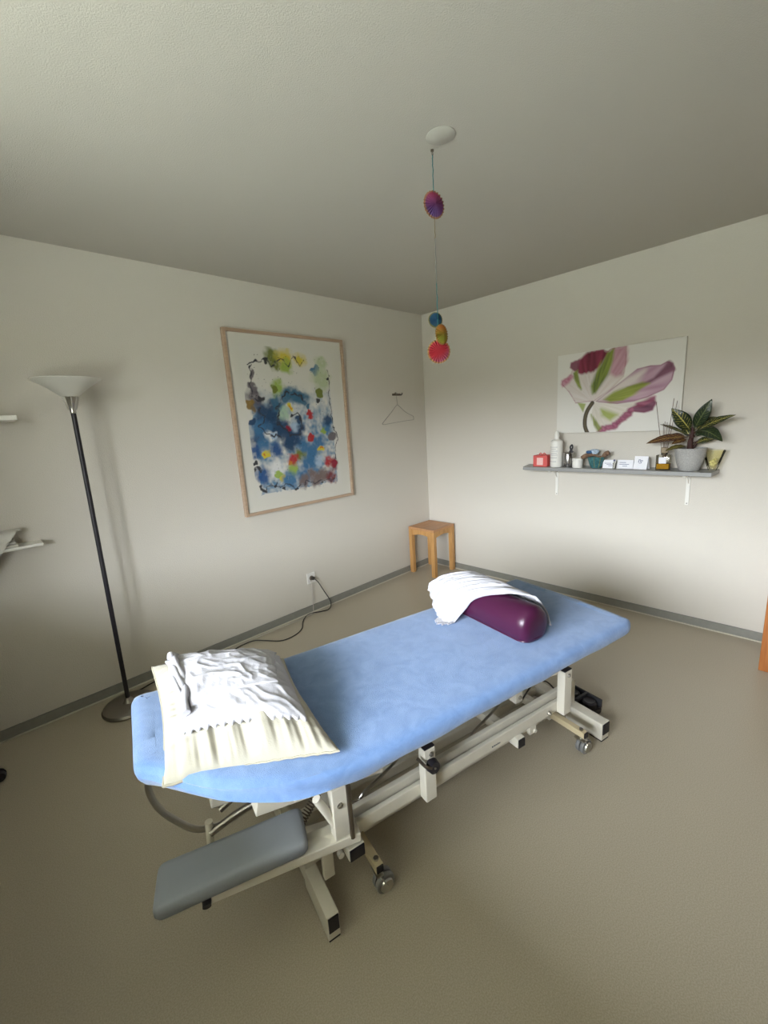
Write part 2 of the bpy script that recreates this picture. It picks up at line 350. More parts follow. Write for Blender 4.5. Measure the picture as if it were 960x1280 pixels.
# ------------------------------------------------------------------ tulip canvas
POLYS = {
 'all1':[(-1.622, 1.568), (-1.502, 1.562), (-1.449, 1.649), (-1.393, 1.71), (-1.396, 1.734), (-1.458, 1.776), (-1.469, 1.81), (-1.45, 1.825), (-1.462, 1.859), (-1.517, 1.864), (-1.58, 1.918), (-1.683, 1.92), (-1.716, 1.903), (-1.732, 1.917), (-1.765, 1.92), (-1.835, 1.92), (-1.838, 1.819), (-1.827, 1.721), (-1.745, 1.639), (-1.634, 1.567)],
 'crimson':[(-1.513, 1.781), (-1.522, 1.869), (-1.58, 1.918), (-1.683, 1.92), (-1.717, 1.892), (-1.681, 1.83), (-1.626, 1.779), (-1.585, 1.778), (-1.544, 1.772)],
 'lobes':[(-1.45, 1.825), (-1.462, 1.859), (-1.516, 1.869), (-1.513, 1.793), (-1.482, 1.799)],
 'pinkleft':[(-1.393, 1.71), (-1.396, 1.74), (-1.464, 1.777), (-1.483, 1.761), (-1.447, 1.716), (-1.399, 1.691)],
 'green1':[(-1.476, 1.786), (-1.507, 1.8), (-1.528, 1.708), (-1.541, 1.659), (-1.516, 1.685), (-1.484, 1.749)],
 'green2':[(-1.62, 1.633), (-1.612, 1.676), (-1.638, 1.755), (-1.681, 1.83), (-1.717, 1.892), (-1.754, 1.914), (-1.746, 1.843), (-1.723, 1.745), (-1.676, 1.669), (-1.643, 1.625), (-1.623, 1.621)],
 'pinkright':[(-1.754, 1.914), (-1.835, 1.92), (-1.838, 1.819), (-1.816, 1.734), (-1.774, 1.727), (-1.74, 1.754)],
 'p2':[(-1.646, 1.566), (-1.745, 1.639), (-1.828, 1.699), (-1.908, 1.761), (-1.987, 1.772), (-2.045, 1.768), (-2.081, 1.786), (-2.114, 1.771), (-2.127, 1.738), (-2.116, 1.667), (-2.074, 1.608), (-1.979, 1.568), (-1.899, 1.547), (-1.793, 1.538), (-1.669, 1.558)],
 'p2white':[(-1.646, 1.566), (-1.745, 1.639), (-1.849, 1.708), (-1.949, 1.74), (-1.913, 1.668), (-1.79, 1.601)],
 'stripe':[(-1.852, 1.646), (-1.954, 1.663), (-2.011, 1.689), (-2.065, 1.746), (-2.09, 1.784), (-2.114, 1.766), (-2.121, 1.729), (-2.049, 1.696), (-1.993, 1.665), (-1.914, 1.645)],
 'green3':[(-1.703, 1.574), (-1.768, 1.62), (-1.852, 1.652), (-1.943, 1.67), (-1.984, 1.66), (-1.916, 1.612), (-1.825, 1.558), (-1.749, 1.553)],
 'low':[(-1.634, 1.555), (-1.793, 1.538), (-1.899, 1.547), (-1.979, 1.565), (-2.024, 1.565), (-2.032, 1.537), (-2.014, 1.483), (-1.965, 1.47), (-1.903, 1.479), (-1.883, 1.446), (-1.832, 1.408), (-1.791, 1.363), (-1.757, 1.361), (-1.689, 1.342), (-1.653, 1.374), (-1.62, 1.46)],
 'mag':[(-1.666, 1.346), (-1.694, 1.384), (-1.756, 1.394), (-1.799, 1.427), (-1.87, 1.498), (-1.92, 1.534), (-1.999, 1.563), (-2.023, 1.567), (-2.032, 1.537), (-2.014, 1.483), (-1.965, 1.47), (-1.903, 1.479), (-1.883, 1.446), (-1.832, 1.408), (-1.791, 1.363), (-1.757, 1.361), (-1.689, 1.342)],
 'magdark':[(-1.901, 1.502), (-1.962, 1.509), (-2.02, 1.538), (-2.032, 1.531), (-2.014, 1.483), (-1.965, 1.47), (-1.908, 1.479)],
 'green4':[(-1.62, 1.472), (-1.651, 1.434), (-1.694, 1.372), (-1.672, 1.346), (-1.64, 1.398)],
 'green5':[(-1.689, 1.506), (-1.797, 1.462), (-1.754, 1.429), (-1.696, 1.462)],
 'tri':[(-1.518, 1.564), (-1.575, 1.553), (-1.559, 1.496)],
}
STEM = [(-1.597,1.335),(-1.577,1.389),(-1.576,1.45),(-1.591,1.504),(-1.623,1.556)]
def tulip(Y, Z):
    n = Y.shape; out = np.ones(n+(3,))*np.array((.74,.72,.67))
    f = np.zeros(n); g = np.zeros(n)
    for i in range(n[0]):
        for j in range(n[1]):
            # streaks radiating from the flower's base
            dy, dz = Y[i,j]+1.628, Z[i,j]-1.56
            th = math.atan2(dz, dy); r = math.hypot(dy, dz)
            f[i,j] = noise.noise(Vector((th*14, r*5, 0))) ; g[i,j] = noise.noise(Vector((Y[i,j]*18, Z[i,j]*18, 4)))
    def sd(P):
        P = np.array(P); d = np.full(n, 9.0); ins = np.zeros(n, bool); k = len(P)
        for a in range(k):
            x0, z0 = P[a]; x1, z1 = P[(a+1)%k]; L2 = (x1-x0)**2+(z1-z0)**2+1e-12
            t = np.clip(((Y-x0)*(x1-x0)+(Z-z0)*(z1-z0))/L2, 0, 1)
            d = np.minimum(d, np.hypot(Y-x0-t*(x1-x0), Z-z0-t*(z1-z0)))
            c = ((z0 > Z) != (z1 > Z)) & (Y < (x1-x0)*(Z-z0)/(z1-z0+1e-12)+x0); ins ^= c
        return np.where(ins, d, -d)
    def put(key, col, soft, op=1, jit=0, col2=None):
        nonlocal out
        s = sd(POLYS[key]) + jit*f
        a = (np.clip((s+soft*.65)/soft, 0, 1)*op)[..., None]
        c = np.array(col)
        if col2 is not None:
            t = np.clip(.5+.9*f, 0, 1)[..., None]; c = c*(1-t)+np.array(col2)*t
        out = out*(1-a)+c*a
    def rimline(key, col, w, op):
        nonlocal out
        a = (np.clip((w-np.abs(sd(POLYS[key])-w*.5))/w, 0, 1)*op*np.clip(.6+1.2*f, .2, 1))[..., None]; out = out*(1-a)+np.array(col)*a
    put('low', (.62,.58,.50), .006, 1, 0, (.70,.66,.60)); put('mag', (.20,.025,.075), .018, .95, .012, (.42,.13,.22)); put('magdark', (.10,.03,.06), .012, .9, .006, (.24,.10,.15))
    put('green4', (.10,.14,.02), .016, .9, .01, (.30,.34,.06)); put('green5', (.32,.38,.07), .03, .9, .01)
    put('p2', (.40,.22,.30), .006, 1, 0, (.54,.37,.44)); put('p2white', (.66,.60,.55), .05, .95, .01)
    put('stripe', (.09,.025,.045), .018, .95, .010, (.24,.10,.15)); put('green3', (.16,.20,.02), .020, .96, .012, (.33,.38,.06))
    put('all1', (.62,.55,.50), .006, 1, 0, (.68,.63,.60)); put('crimson', (.10,.003,.018), .020, .98, .008, (.24,.02,.055))
    put('lobes', (.18,.03,.07), .014, .9, .01); put('pinkleft', (.42,.10,.18), .02, .9, .01, (.55,.3,.36)); put('pinkright', (.40,.15,.22), .03, .9, .015, (.54,.30,.36))
    put('green1', (.12,.16,.015), .012, .95, .008, (.28,.33,.05)); put('green2', (.055,.09,.012), .022, .97, .012, (.27,.33,.04)); put('tri', (.30,.36,.08), .01, .9)
    rimline('p2', (.20,.07,.11), .006, .8); rimline('all1', (.30,.07,.12), .006, .7); rimline('mag', (.16,.03,.07), .006, .6)
    d = np.full(n, 9.0)
    P = smooth_path([(a, c, 0) for a, c in STEM], 6)
    for p0, p1 in zip(P, P[1:]):
        L2 = (p1-p0).length_squared
        t = np.clip(((Y-p0.x)*(p1.x-p0.x)+(Z-p0.y)*(p1.y-p0.y))/L2, 0, 1)
        d = np.minimum(d, np.hypot(Y-p0.x-t*(p1.x-p0.x), Z-p0.y-t*(p1.y-p0.y)))
    a = np.clip((.0165-d)/.004, 0, 1)[..., None]; t = np.clip(d/.0165, 0, 1)[..., None]
    out = out*(1-a)+(np.array((.115,.095,.055))*(1-t)+np.array((.045,.032,.022))*t)*a
    return np.clip(out, 0, 1)
cv = thing('canvas_print', 'wide canvas print of a pink and green tulip above right wall shelf', 'picture', (0, -1.77, 1.342))
b = BM(); bb(b, (-.022, -2.18+1.77, 0), (-.002, -1.36+1.77, .582)); obj('canvas', b, mat('canvas_edge', (.70,.68,.63), .85), cv, bevel=.001)
painted_plane('tulip_print', np.linspace(-2.178, -1.362, 270), np.linspace(1.344, 1.922, 200), lambda y, z: (-.0226, y+1.77, z-1.342), tulip, attr_mat('canvas_print', .8), cv)

# ------------------------------------------------------------------ treatment table (local frame: X along table, -Y towards camera)
TA = math.radians(-12.5); TO = (-2.25, -1.8, 0)
TX = Vector((math.cos(TA), math.sin(TA), 0)); TY = Vector((-math.sin(TA), math.cos(TA), 0))
def tw(x, y, z): return Vector(TO) + TX*x + TY*y + Vector((0, 0, z))
def raise_(x): return .055*((-.45-x)/.535)**1.15 if x < -.45 else 0
def ztop(x): return .585 + raise_(x)
tb = thing('treatment_table', 'height adjustable treatment table with cream steel frame under blue cover', 'massage table', TO, TA)
def part(name, m, fn, smooth=False, parent=None, bevel=0):
    b = BM(); fn(b); return obj(name, b, m, parent or tb, smooth=smooth, bevel=bevel)
OUT = [(-.988,.0),(-.987,.12),(-.986,.27),(-.982,.32),(-.962,.342),(-.90,.350),(-.60,.348),(-.2,.345),(.2,.343),(.6,.340),(.915,.338),(.95,.332),(.962,.305),(.968,.15),(.970,0),(.966,-.15),(.957,-.28),(.950,-.325),(.915,-.342),(.85,-.344),(.6,-.345),(.3,-.343),(0,-.343),(-.3,-.342),(-.48,-.335),(-.60,-.315),(-.70,-.278),(-.80,-.222),(-.89,-.142),(-.950,-.078),(-.980,-.045)]
HALF = 240
def _resample(P, n):
    L = [0]
    for a, b_ in zip(P, P[1:]): L.append(L[-1]+(b_-a).length)
    out = []; k = 0
    for i in range(n):
        t = L[-1]*i/n
        while L[k+1] < t: k += 1
        out.append(P[k].lerp(P[k+1], (t-L[k])/(L[k+1]-L[k])))
    return out
_raw = smooth_path([(x, y, 0) for x, y in [OUT[-1]]+OUT+OUT[:2]], 10)
_raw = _raw[10:10+10*len(OUT)+1]
_foot = max(range(len(_raw)), key=lambda i: _raw[i].x-abs(_raw[i].y)*.2)
BASE = _resample(_raw[:_foot+1], HALF) + _resample(_raw[_foot:], HALF)
def outline(off=0.0):
    L = len(BASE); res = []
    for i in range(L):
        t = (BASE[(i+2)%L]-BASE[i-2]); nrm = Vector((t.y, -t.x, 0)).normalized()
        res.append(BASE[i] + nrm*off)
    return res
_a = outline(.01); _c = sum(outline(0), Vector())/len(_a)
INS = -1 if (outline(.01)[0]-_c).length > (outline(0)[0]-_c).length else 1   # sign that moves inwards
def cushion_rings(levels, bm):
    rings = []
    for ins, dz in levels:
        rings.append([bm.verts.new((q.x, q.y, ztop(q.x)+dz)) for q in outline(INS*ins)])
    for A, B in zip(rings, rings[1:]):
        n = len(A)
        for k in range(n): bm.faces.new((A[k], A[(k+1)%n], B[(k+1)%n], B[k]))
    return rings
def fill_top(bm, ring, dz=0):
    """grid between the far half and the near half of the outline"""
    n = len(ring); m = 18
    A = ring[:HALF+1]; B = [ring[0]] + ring[:HALF-1:-1]
    cols = []
    for a, b_ in zip(A, B):
        col = [a]
        for k in range(1, m):
            q = a.co.lerp(b_.co, k/m); e = math.sin(PI*k/m)
            col.append(bm.verts.new((q.x, q.y, ztop(q.x)+dz+.0015*e*nz(q.x, q.y, 0, 5))))
        cols.append(col+[b_])
    for C0, C1 in zip(cols[1:-2], cols[2:-1]):
        for k in range(m): bm.faces.new((C0[k], C0[k+1], C1[k+1], C1[k]))
    for C0, tip, fl in ((cols[1], ring[0], 1), (cols[-2], ring[HALF], 0)):
        for k in range(m): bm.faces.new((tip, C0[k], C0[k+1]) if fl else (tip, C0[k+1], C0[k]))
def f(bm):
    r = cushion_rings([(.03, -.052), (.014, -.046), (.01, -.03), (.012, -.016), (.03, -.010)], bm)
    bm.faces.new(r[0][::-1]); fill_top(bm, r[-1], dz=-.010)
part('cushion', M['dark_pad'], f, smooth=True)
# blue terry cover
bm = BM()
lv = [(.055, -.068), (.035, -.071), (.012, -.068), (.001, -.055), (-.002, -.038), (.0, -.020), (.006, -.009), (.016, -.003), (.03, 0), (.06, .0005)]
rings = cushion_rings(lv, bm)
for li, ring in enumerate(rings[:7]):
    for k, v in enumerate(ring):
        x, y = v.co.x, v.co.y
        amp = [.006,.008,.008,.006,.004,.002,.001][li]
        v.co.z += amp*nz(x, y, 1.5, 7)
        if y < 0 and x < -.3:      # loose horizontal folds under the pillow
            wgt = min(1, (-.3-x)/.3)
            v.co.z += wgt*.008*math.sin(x*9+li)
            s = wgt*.007*math.sin(li*2.2+x*7)
            v.co.y -= s
fill_top(bm, rings[-1])
sheet = obj('terry_cover', bm, M['sheet'], None, smooth=60)
sheet.location = TO; sheet.rotation_euler = (0, 0, TA)
tag(sheet, 'light blue terry cloth cover fitted over the treatment table', 'table cover')

# upper frame under the cushion
def f(bm):
    for s in (-1, 1): bb(bm, (-.62, s*.235-.02, .478), (.82, s*.235+.02, .520), .003)
    for x in (-.6, -.1, .38, .78): bb(bm, (x-.02, -.215, .480), (x+.02, .215, .515), .003)
part('upper_frame', M['cream'], f)
# lower long rails, grooved
for s in (-1, 1):
    def f(bm):
        ya, yb = (-.245, -.190) if s < 0 else (.190, .245)
        o, i = (ya, yb) if s < 0 else (yb, ya); g = .018*(1 if s < 0 else -1)
        bb(bm, (-.47, min(o, o+g), .235), (.62, max(o, o+g), .283), .003)
        bb(bm, (-.47, min(o+g*1.9, i), .235), (.66, max(o+g*1.9, i), .297), .003)
        bb(bm, (-.47, min(o+g, o+g*1.9), .235), (.60, max(o+g, o+g*1.9), .240))
    part('rail', M['cream'], f)
def f(bm):
    bb(bm, (-.02, -.2455, .258), (-.014, -.2445, .264))
for k in range(1): pass
def logo(bm):
    cyl(bm, (.166, -.2450, .254), (.166, -.2462, .254), .0035, seg=14)
    x = .173
    for h, wd in ((.007,.004),(.005,.003),(.007,.002),(.005,.003),(.007,.002),(.007,.002),(.005,.003),(.005,.003)):
        bb(bm, (x, -.2458, .2505), (x+wd, -.2450, .2505+h)); x += wd+.0018
part('maker_mark', mat('mark_print', (.10,.12,.14), .6), logo)
# posts
def post(x0, x1, y0, y1, z0, z1, cap=True, bolts=()):
    b = BM(); bb(b, (x0, y0, z0), (x1, y1, z1), .003); o = obj('post', b, M['cream'], tb)
    if cap:
        b = BM(); bb(b, (x0+.001, y0+.001, z1), (x1-.001, y1-.001, z1+.006), .002); obj('end_cap', b, M['black'], o)
    for bx, bz in bolts:
        b = BM(); ys = y0 if y0 < 0 else y1; sg = -1 if y0 < 0 else 1
        cyl(b, (bx, ys, bz), (bx, ys+sg*.003, bz), .009, .009); cyl(b, (bx, ys+sg*.003, bz), (bx, ys+sg*.007, bz), .0065, .0055, seg=6)
        obj('bolt', b, M['chrome'], o, smooth=True)
    return o
post(.552, .601, -.283, -.246, .236, .440, bolts=[(.578, .42)])
post(-.185, -.140, -.283, -.246, .236, .440, bolts=[(-.158, .418)])
post(-.520, -.466, -.282, -.246, .300, .478, cap=False, bolts=[(-.497, .418)])
post(.552, .601, .246, .283, .236, .440); post(-.185, -.140, .246, .283, .236, .440); post(-.520, -.466, .246, .282, .236, .478, cap=False)
post(.435, .480, -.125, -.085, .25, .478, cap=False, bolts=[(.46, .275)]); post(-.30, -.26, .085, .125, .25, .478, cap=False)
# link arms tying the posts to the frame
def f(bm):
    beam(bm, (.56, -.225, .425), (.28, -.225, .470), .035, .03); 
part('link_arm', M['cream'], f)
def f(bm): bb(bm, (.47, -.243, .441), (.53, -.207, .449), .002)
part('arm_cap', M['black'], f)
def f(bm): beam(bm, (.56, .225, .425), (.28, .225, .470), .035, .03)
part('link_arm', M['cream'], f)
def f(bm): tube(bm, [(.56, -.10, .40), (.40, -.10, .34), (.30, -.08, .27)], .008, 8)
part('hose', M['black'], f, smooth=True)
# knob and its rod
def f(bm):
    cyl(bm, (-.168, -.284, .392), (-.168, -.298, .392), .012, .012); cyl(bm, (-.168, -.296, .392), (-.168, -.316, .392), .024, .021, seg=24)
kn = part('knob', M['black'], f, smooth=True)
def f(bm): cyl(bm, (-.168, -.316, .392), (-.168, -.318, .392), .004, seg=12)
part('knob_screw', M['chrome'], f, parent=kn)
def f(bm): tube(bm, [(-.205, -.27, .415), (-.20, -.31, .41), (-.18, -.312, .398)], .006, 8)
part('lever', M['bronze'], f, smooth=True)
# cross tubes with caps
for x0, x1, z0, z1 in ((-.483, -.428, .196, .240), (.290, .330, .192, .233)):
    y = -.280 if x0 < 0 else -.262
    def f(bm): bb(bm, (x0, y, z0), (x1, -y, z1), .003)
    c = part('cross_tube', M['cream'], f)
    for s in (1, -1):
        def f(bm): bb(bm, (x0+.002, min(s*y, s*(y-.005)), z0+.002), (x1-.002, max(s*y, s*(y-.005)), z1-.002), .0015)
        part('end_cap', M['black'], f, parent=c)
def f(bm):
    bb(bm, (.385, -.243, .195), (.425, -.225, .236), .002); cyl(bm, (.415, -.243, .205), (.415, -.249, .205), .008, seg=12)
part('bracket', M['cream'], f)
def f(bm): cyl(bm, (.50, -.245, .252), (.50, -.252, .252), .010); cyl(bm, (.50, -.252, .252), (.50, -.258, .252), .007, seg=6)
part('bolt', M['chrome'], f, smooth=True)
# floor base: two cross feet joined by a central spine, uprights carrying the rails
for x0, x1 in ((-.585, -.545), (.800, .855)):
    def f(bm):
        for s in (-1, 1):
            bb(bm, (x0, min(s*.12, s*.31), .006), (x1, max(s*.12, s*.31), .092), .003)
        bb(bm, (x0, -.12, .030), (x1, .12, .092), .003)
    ft = part('foot', M['cream'], f)
    for s in (-1, 1):
        def f(bm): bb(bm, (x0+.003, min(s*.31, s*.3145), .036), (x1-.003, max(s*.31, s*.3145), .089), .0015)
        part('end_cap', M['black'], f, parent=ft)
        def f(bm): bb(bm, (x0+.002, min(s*.25, s*.309), 0), (x1-.002, max(s*.25, s*.309), .007))
        part('rubber_pad', M['rubber'], f, parent=ft)
def f(bm):
    for y in (-.075, .075): bb(bm, (-.545, y-.02, .040), (.80, y+.02, .085), .003)
part('base_spine', M['cream'], f)
for xs, x1 in ((-.565, -.50), (.827, .64)):
    for s in (-1, 1):
        def f(bm):
            bb(bm, (xs-.018, s*.12-.018, .09), (xs+.018, s*.12+.018, .215), .003)
            beam(bm, (xs, s*.12, .20), (x1, s*.2, .265), .035, .035)
        part('upright', M['cream'], f)
def f(bm):
    bb(bm, (-.555, -.245, .14), (-.520, -.225, .25), .003); cyl(bm, (-.50, -.246, .215), (-.50, -.262, .215), .010, seg=16)
part('bracket', M['cream'], f, smooth=True)
WHEEL = mat('grey_wheel', (.22, .22, .215), .35)
# castor arms
for x, y0, y1, z in ((-.388, -.12, -.292, .118), (.664, -.14, -.315, .108)):
    for s in (1, -1):
        def f(bm): bb(bm, (x-.014, min(s*y0, s*y1), z-.014), (x+.014, max(s*y0, s*y1), z+.014), .002)
        a = part('castor_arm', M['yell'], f)
        def f(bm): bb(bm, (x-.012, min(s*y1, s*(y1-.005)), z-.012), (x+.012, max(s*y1, s*(y1-.005)), z+.012), .001)
        part('end_cap', M['black'], f, parent=a)
        def f(bm): cyl(bm, (x, s*(y1+.022), z+.014), (x, s*(y1+.022), z+.021), .009, seg=6)
        part('nut', M['darkchrome'], f, parent=a)
        cy = s*(y1+.022)
        def f(bm):
            cyl(bm, (x, cy, z-.014), (x, cy, z-.030), .007)
            beam(bm, (x, cy-.022, z-.034), (x+.022, cy-.022, .040), .022, .003, .001); beam(bm, (x, cy+.022, z-.034), (x+.022, cy+.022, .040), .022, .003, .001)
            bb(bm, (x-.012, cy-.024, z-.036), (x+.014, cy+.024, z-.030), .001)
        c = part('castor', M['chrome'], f, smooth=True)
        for d in (-.014, .014):
            def f(bm): cyl(bm, (x+.022, cy+d*.75-.008, .034), (x+.022, cy+d*.75+.008, .034), .034, seg=32)
            w_ = part('wheel', WHEEL, f, smooth=True, parent=c, bevel=.003)
        def f(bm): cyl(bm, (x+.022, cy-.027, .034), (x+.022, cy-.021, .034), .022, .024, seg=28)
        part('hub_cover', M['chrome'], f, smooth=True, parent=c)
    def f(bm): bb(bm, (x-.014, -.14, z-.03), (x+.014, .14, z+.014), .002)
    part('castor_axle', M['cream'], f)
# rods, loops and handles
def f(bm): tube(bm, [(-.470, -.290, .497), (-.4695, -.290, .40), (-.469, -.290, .292)], .0075, 10)
part('lift_rod', M['bronze'], f, smooth=True)
def f(bm): tube(bm, [(-.560, -.262, .462), (-.53, -.262, .39), (-.495, -.262, .300)], .0125, 12)
part('release_lever', M['cream'], f, smooth=True)
def f(bm): tube(bm, [(-.36, -.10, .185), (-.33, -.10, .215), (-.26, -.10, .24), (-.19, -.10, .275), (-.12, -.10, .34), (-.06, -.10, .42), (-.04, -.10, .49)], .006, 8)
part('bail', M['chrome'], f, smooth=True)
def f(bm): tube(bm, [(-.40, -.13, .235), (-.34, -.11, .195), (-.30, -.08, .16)], .005, 8)
part('brace_rod', M['bronze'], f, smooth=True)
def f(bm): tube(bm, [(.18, -.10, .19), (.20, -.10, .205), (.27, -.10, .235), (.34, -.10, .265), (.42, -.10, .33), (.48, -.10, .40), (.50, -.10, .48)], .006, 8)
part('bail', M['chrome'], f, smooth=True)
def f(bm): tube(bm, [(-.958, .0, .565), (-.966, 0, .51), (-.950, 0, .44), (-.915, 0, .375), (-.87, 0, .315), (-.82, 0, .29), (-.77, 0, .285), (-.70, 0, .295), (-.62, 0, .32)], .0095, 12)
part('paper_roll_bow', M['chrome'], f, smooth=True)
# head section supports
def f(bm): beam(bm, (-.715, -.18, .475), (-.30, -.18, .395), .052, .055, .003)
part('head_support', M['cream'], f)
def f(bm): beam(bm, (-.815, -.03, .425), (-.42, -.03, .36), .045, .045, .003)
part('head_support', M['cream'], f)
def f(bm): tube(bm, [(-.83, -.02, .335), (-.832, -.02, .30), (-.835, -.02, .24)], .012, 10)
part('pivot_pin', M['cream'], f, smooth=True)
for q in ([(-.83, -.03, .30), (-.76, -.04, .33), (-.69, -.05, .35)], [(-.79, .02, .32), (-.72, .02, .355), (-.66, .02, .40)]):
    def f(bm): tube(bm, q, .011, 10)
    part('grip_tube', M['darkchrome'], f, smooth=True)
def f(bm):
    pts = []
    for i in range(14*10+1):
        t = i/140; c = Vector((-.60, -.16, .28)).lerp(Vector((-.50, -.11, .33)), t)
        a, bq = frame_of(Vector((.1, .05, .05))); th = 2*PI*14*t
        pts.append(c + a*math.cos(th)*.013 + bq*math.sin(th)*.013)
    tube(bm, pts, .0018, 6, smooth=False)
part('spring', M['bronze'], f, smooth=True)
# armrest: beam and grey upholstered pad
def f(bm): beam(bm, (-.440, -.262, .283), (-.880, -.195, .300), .070, .030, .003)
part('armrest_beam', M['cream'], f)
def rpoly(C, r=.022, n=5):
    P = []
    k = len(C)
    for i in range(k):
        a, b0, c = Vector(C[i-1]), Vector(C[i]), Vector(C[(i+1)%k])
        u = (a-b0).normalized()*r; v = (c-b0).normalized()*r
        for j in range(n+1):
            t = j/n; P.append((b0+u)*(1-t)**2 + b0*2*t*(1-t) + (b0+v)*t*t)
    return P
def f(bm):
    C = [(-.975, -.095), (-1.000, -.228), (-.603, -.283), (-.575, -.150)]
    base = rpoly([(x, y, 0) for x, y in C]); c = sum(base, Vector())/len(base)
    rings = []
    for s, z in ((.90, .316), (.975, .318), (1.0, .328), (1.0, .342), (.985, .352), (.94, .3575), (.8, .359), (.4, .360)):
        rings.append([bm.verts.new((c.x+(q.x-c.x)*s, c.y+(q.y-c.y)*(1-(1-s)*1.8 if s > .85 else s*.9), z+.012*((q.x-c.x)*-.2))) for q in base])
    for A, B in zip(rings, rings[1:]):
        for i in range(len(A)): bm.faces.new((A[i], A[(i+1)%len(A)], B[(i+1)%len(A)], B[i]))
    bm.faces.new(rings[0][::-1]); bm.faces.new(rings[-1])
part('armrest_pad', M['grey_pad'], f, smooth=60)
def f(bm): cyl(bm, (-.875, -.225, .306), (-.878, -.246, .300), .012, .011)
part('armrest_knob', M['black'], f, smooth=True)

# foot switch
pd = thing('foot_switch', 'black foot switch on the floor behind the table foot', 'foot pedal', tw(.945, -.11, 0), TA)
def rounded_box(bm, lo, hi, r=.015):
    bb(bm, lo, hi, r)
b = BM(); rounded_box(b, (-.045, -.085, 0), (.045, .085, .032), .008); obj('housing', b, M['rubber'], pd, smooth=True)
b = BM(); bb(b, (-.05, -.01, .030), (.045, .005, .075), .004); bb(b, (.035, -.085, .028), (.048, .085, .075), .005); obj('guard', b, M['rubber'], pd, smooth=True)
for y in (-.045, .045):
    b = BM(); lathe(b, [(0, .03), (.034, .03), (.036, .045), (.034, .062), (.026, .070), (.022, .068), (0, .066)], (-.004, y, 0), 28); obj('pedal', b, M['black'], pd, smooth=True)
b = BM(); tube(b, [tw(.90, -.04, .012)-pd.location, tw(.84, .02, .12)-pd.location, tw(.74, .03, .14)-pd.location, tw(.62, .0, .12)-pd.location], .004, 8)
o = obj('pedal_cord', b, M['cordb'], pd, smooth=True)
o.rotation_euler = (0, 0, -TA)

# ------------------------------------------------------------------ pillow
PC = [Vector((-.925, -.135, .612)), Vector((-.487, -.290, .605)), Vector((-.470, .235, .640)), Vector((-.905, .395, .690))]
def pbase(u, v):
    a = PC[0].lerp(PC[1], u); c = PC[3].lerp(PC[2], u); q = a.lerp(c, v)
    # sides pulled in between the corners
    pin = .018
    q += Vector((1, 0, 0))*pin*(math.sin(PI*v)*(1-2*u)*(abs(2*u-1)**3)) + Vector((0, 1, 0))*pin*(math.sin(PI*u)*(1-2*v)*(abs(2*v-1)**3))
    return q
def pthick(u, v): return (max(0, 1-abs(2*u-1)**2.6))**.55 * (max(0, 1-abs(2*v-1)**2.6))**.55
def ptop(u, v, wr=1):
    q = pbase(u, v); t = pthick(u, v)
    # gathers run away from the seam at each edge
    e_near = math.exp(-v*7); e_far = math.exp(-(1-v)*7); e_l = math.exp(-u*7); e_r = math.exp(-(1-u)*7)
    g = .013*nz(u*30, v*2.0, 2)*(e_near*1.3+e_far) + .012*nz(u*2, v*30, 8)*(e_l+e_r*.6)
    g += .024*nz(u*11, v*2.6, 4)*math.exp(-v*1.8)+ .016*nz(u*4, v*4, 6)
    return q + Vector((0, 0, .098*t + wr*g*min(1, t*1.6)))
def pbot(u, v):
    q = pbase(u, v); t = pthick(u, v)
    inb = ztop(max(-.98, min(.9, q.x)))+.004
    z = q.z - .03*t
    return Vector((q.x, q.y, max(inb if q.y > -.33 and q.x > -.97 else z, z) if t > .25 else q.z-.004))
bm = BM(); slab(bm, ptop, pbot, 110, 110)
pil = obj('pillow', bm, M['cream_c'], None, smooth=80)
pil.location = TO; pil.rotation_euler = (0, 0, TA)
tag(pil, 'cream cotton pillow with gathered edges lying at the head of the table', 'pillow')
bm = BM()
rim = [pbase(u/40, 0) for u in range(41)] + [pbase(1, v/40) for v in range(1, 41)] + [pbase(1-u/40, 1) for u in range(1, 41)] + [pbase(0, 1-v/40) for v in range(1, 40)]
rim = [q + Vector((0, 0, -.001+.0015*math.sin(i*2.1))) for i, q in enumerate(rim)]
tube(bm, rim+[rim[0]], .0035, 6, smooth=False)
obj('piping', bm, M['seam'], pil, smooth=True)

# white folded cloth on the pillow : two folded layers following the pillow top
def q4(C, a, c):
    A = Vector(C[0]).lerp(Vector(C[1]), a); B = Vector(C[3]).lerp(Vector(C[2]), a); return A.lerp(B, c)
def cloth_layer(bm, C, off, th, seed, lace=False, amp=1, nu=90, nv=90):
    def top(a, c, dz=0):
        uv = q4(C, a, c); u, v = uv.x, uv.y
        if lace and c < .04: v += .010*math.sin(a*95)*(1-c/.04)
        u += .010*nz(c*6, seed); v += .008*nz(a*5, seed+9)
        q = ptop(min(.999, max(.001, u)), min(.999, max(.001, v)), 0)
        q += Vector((uv.x-min(.999, max(.001, uv.x)), uv.y-min(.999, max(.001, uv.y)), 0))*.45
        # folds: a fan of creases with fine crumples
        w1 = nz(a*1.6+c*1.6, c*3.4-a*2.2, seed); w2 = nz(a*3.2-c*3, c*6+a*5, seed+3); w3 = nz(a*12+c*9, c*14-a*5, seed+6)
        ridge = (1-abs(w1)*2.2); ridge2 = (1-abs(w2)*2.4); ridge3 = (1-abs(w3)*2.4)
        g = amp*(.0060*max(0, ridge)**1.5+.0040*max(0, ridge2)**2+.0012*ridge3)
        e = min(1, min(a, 1-a, c, 1-c)*9)
        return q + Vector((0, 0, off + dz + g*(.35+.65*e)))
    slab(bm, lambda a, c: top(a, c, 0), lambda a, c: top(a, c, -th), nu, nv)
bm = BM()
cloth_layer(bm, [(.15,.165,0), (.885,.145,0), (.965,.93,0), (.10,1.0,0)], .010, .007, 3.0, lace=True)
